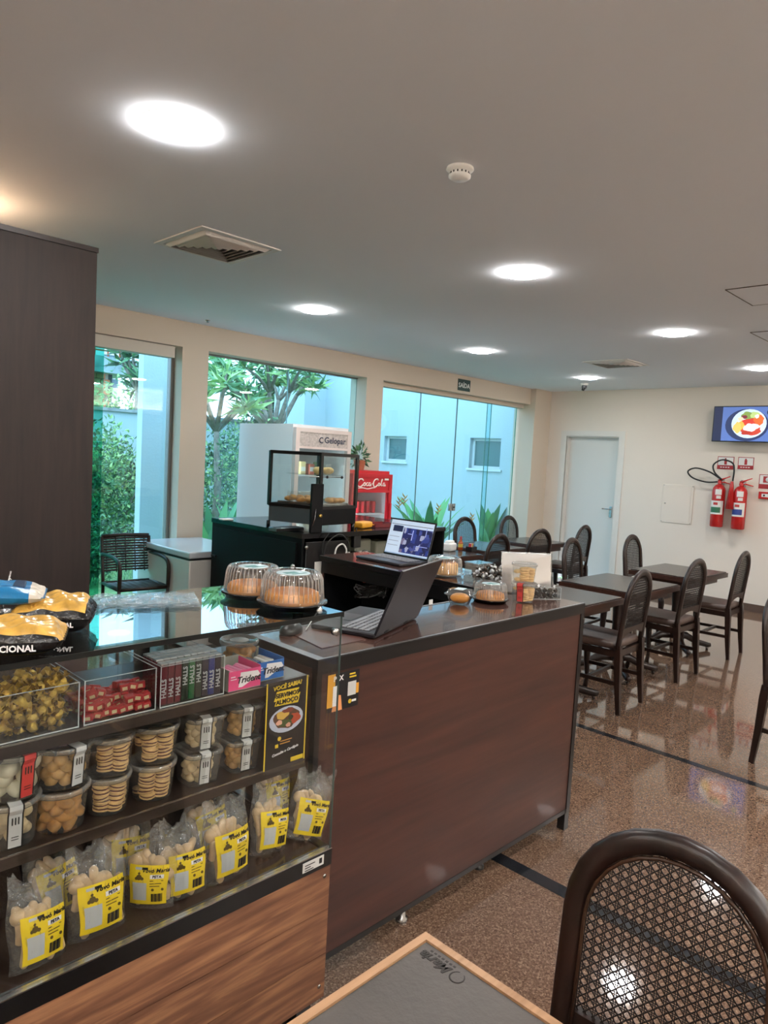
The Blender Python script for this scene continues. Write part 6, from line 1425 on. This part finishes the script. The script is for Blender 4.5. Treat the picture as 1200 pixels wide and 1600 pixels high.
MB().rbox(-.06, .06, -.05, .05, 0, .07, .008, 1).build('box_shell', M_tr2, t); MB().box(-.062, .062, -.052, .052, .068, .072).build('lid', M_tub, t)

# ================================================================ ON TOP OF THE CASE, LEFT
M_chip = mat('chip_yellow', '#cfa24c', .3, noise=.38, nscale=26, bump=.5, bscale=30, coat=.4); M_bblk = mat('bag_black', '#101012', .22, bump=.4, bscale=40); M_blue = mat('bag_blue', '#1f6fa3', .3, bump=.3, bscale=40); M_bw = mat('bag_clear_white', '#cfc7b8', .3)
def pillow(w_, d_, h_, mf, nu=44, nv=30):
    b = MB(); vs = []
    for s_ in (1, -1):
        o = len(b.v); vs = []
        for j in range(nv+1):
            for i in range(nu+1):
                u, v = -1+2*i/nu, -1+2*j/nv; t_ = max(0, 1-u**4)**.5*max(0, 1-v**4)**.5
                z = h_/2+s_*h_/2*t_*(1+.10*math.sin(u*9+v*3)+.08*math.sin(v*13-u*5)); ex = 1+.04*math.sin(v*23) if abs(u) > .95 else 1
                vs.append((u*w_/2*ex, v*d_/2, max(0, z if s_ > 0 else h_/2-h_/2*t_)))
        b.v += vs
        for j in range(nv):
            for i in range(nu):
                f = (o+j*(nu+1)+i, o+j*(nu+1)+i+1, o+(j+1)*(nu+1)+i+1, o+(j+1)*(nu+1)+i); b.f.append(f if s_ > 0 else f[::-1]); b.mi.append(mf(-1+2*(i+.5)/nu, -1+2*(j+.5)/nv, s_)); b.smooth.append(True)
    return b
def snack(lab, c, rz, w_, d_, h_, mf, ms, txt=None, txa=None, rot=None):
    t = thing('snack_bag', lab, 'bag', c, rz, 'snack bags on the glass case', rot=rot); pillow(w_, d_, h_, mf).build('bag_body', ms, t)
    for sx in (-1, 1): MB().box(sx*w_/2-.006, sx*w_/2+.006, -d_*.42, d_*.42, h_*.5-.0008, h_*.5+.0008).build('crimped_end', ms[-1], t)
    if txt: text('lettering', txt, txa[0], mat('print_white', '#f1eef0'), t, txa[1], txa[2], txa[3], bold=.0005)
    return t
q1 = on_z(35, 1018, DZ); ang = -R(38)
snack('front left snack bag with yellow chips above a black band', (.475, 1.485, DT(1.485)+.001), -.45, .20, .13, .066, lambda u, v, s: 1 if (s < 0 or v < -.95) else 0, [M_chip, M_bblk], 'TRADICIONAL', (.017, (-.0, -.066, .022), (1, 0, 0), (0, .1, .99)))
snack('right snack bag with silver-black side and yellow window', (.615, 1.62, DT(1.62)+.001), -.5, .16, .15, .078, lambda u, v, s: 1 if (s < 0 or u > .88 or v < -.95) else 0, [M_chip, M_bblk], 'TRADICIONAL', (.014, (.0, -.076, .026), (1, 0, 0), (0, .1, .99)))
snack('blue snack bag lying on top of the others', (.485, 1.66, DZ+.068), -.4, .22, .13, .042, lambda u, v, s: 1 if abs(u) < .78 else 0, [M_bw, M_blue], None, None, rot=(.0, .05, -.4))
t = bpy.data.objects[[o.name for o in bpy.data.objects if o.get('label') == 'blue snack bag lying on top of the others'][0]]
MB().lathe([(.0001, .044), (.017, .0435), (.017, .0425)], c=(-.0, -.0, .0), seg=18).build('red_logo', mat('logo_red', '#c2413c', .5), t)
MB().rbox(.05, .075, -.035, .03, .036, .0435, .003, 1).build('dark_print', mat('navy_print', '#16324f', .5), t)
# flat clear packaging
M_film = glass('clear_film', (.93, .94, .95), .10, .08, .16, (.75, .75, .76), bump=35)
t = thing('packaging_film', 'flat pile of clear plastic packaging on the middle of the glass case top', 'packaging', (.905, 1.775, DT(1.775)+.001), -.42)
for i in range(3):
    b = MB(); nu, nv = 16, 10; vs = [((-1+2*k/nu)*.145*(1-.04*i)+.004*i, (-1+2*j/nv)*.075+.006*i, .002+.004*i+.0025*math.sin(k*1.7+i)*math.sin(j*1.3+i*2)+.002) for j in range(nv+1) for k in range(nu+1)]
    b.add(vs, [(j*(nu+1)+k, j*(nu+1)+k+1, (j+1)*(nu+1)+k+1, (j+1)*(nu+1)+k) for j in range(nv) for k in range(nu)], True); b.build('film_sheet', M_film, t)
q = on_z(3, 950, DZ); t = thing('wire_holder', 'thin steel wire holder standing at the left edge of the case top', 'wire holder', (q.x-.0, q.y, DT(q.y)))
hh = on_y(17, 888, q.y)-q
MB().tube([(0, 0, 0), (hh.x*.6, 0, hh.z*.6), (hh.x, 0, hh.z)], .0022, 6).build('wire', M_chrome, t); MB().lathe([(.02, 0), (.02, .004), (.004, .006)], seg=14).build('base', M_chrome, t); MB().tube([(hh.x*.85, 0, hh.z*.80), (hh.x*1.15, 0, hh.z*.76)], .002, 5).build('clip', M_chrome, t)
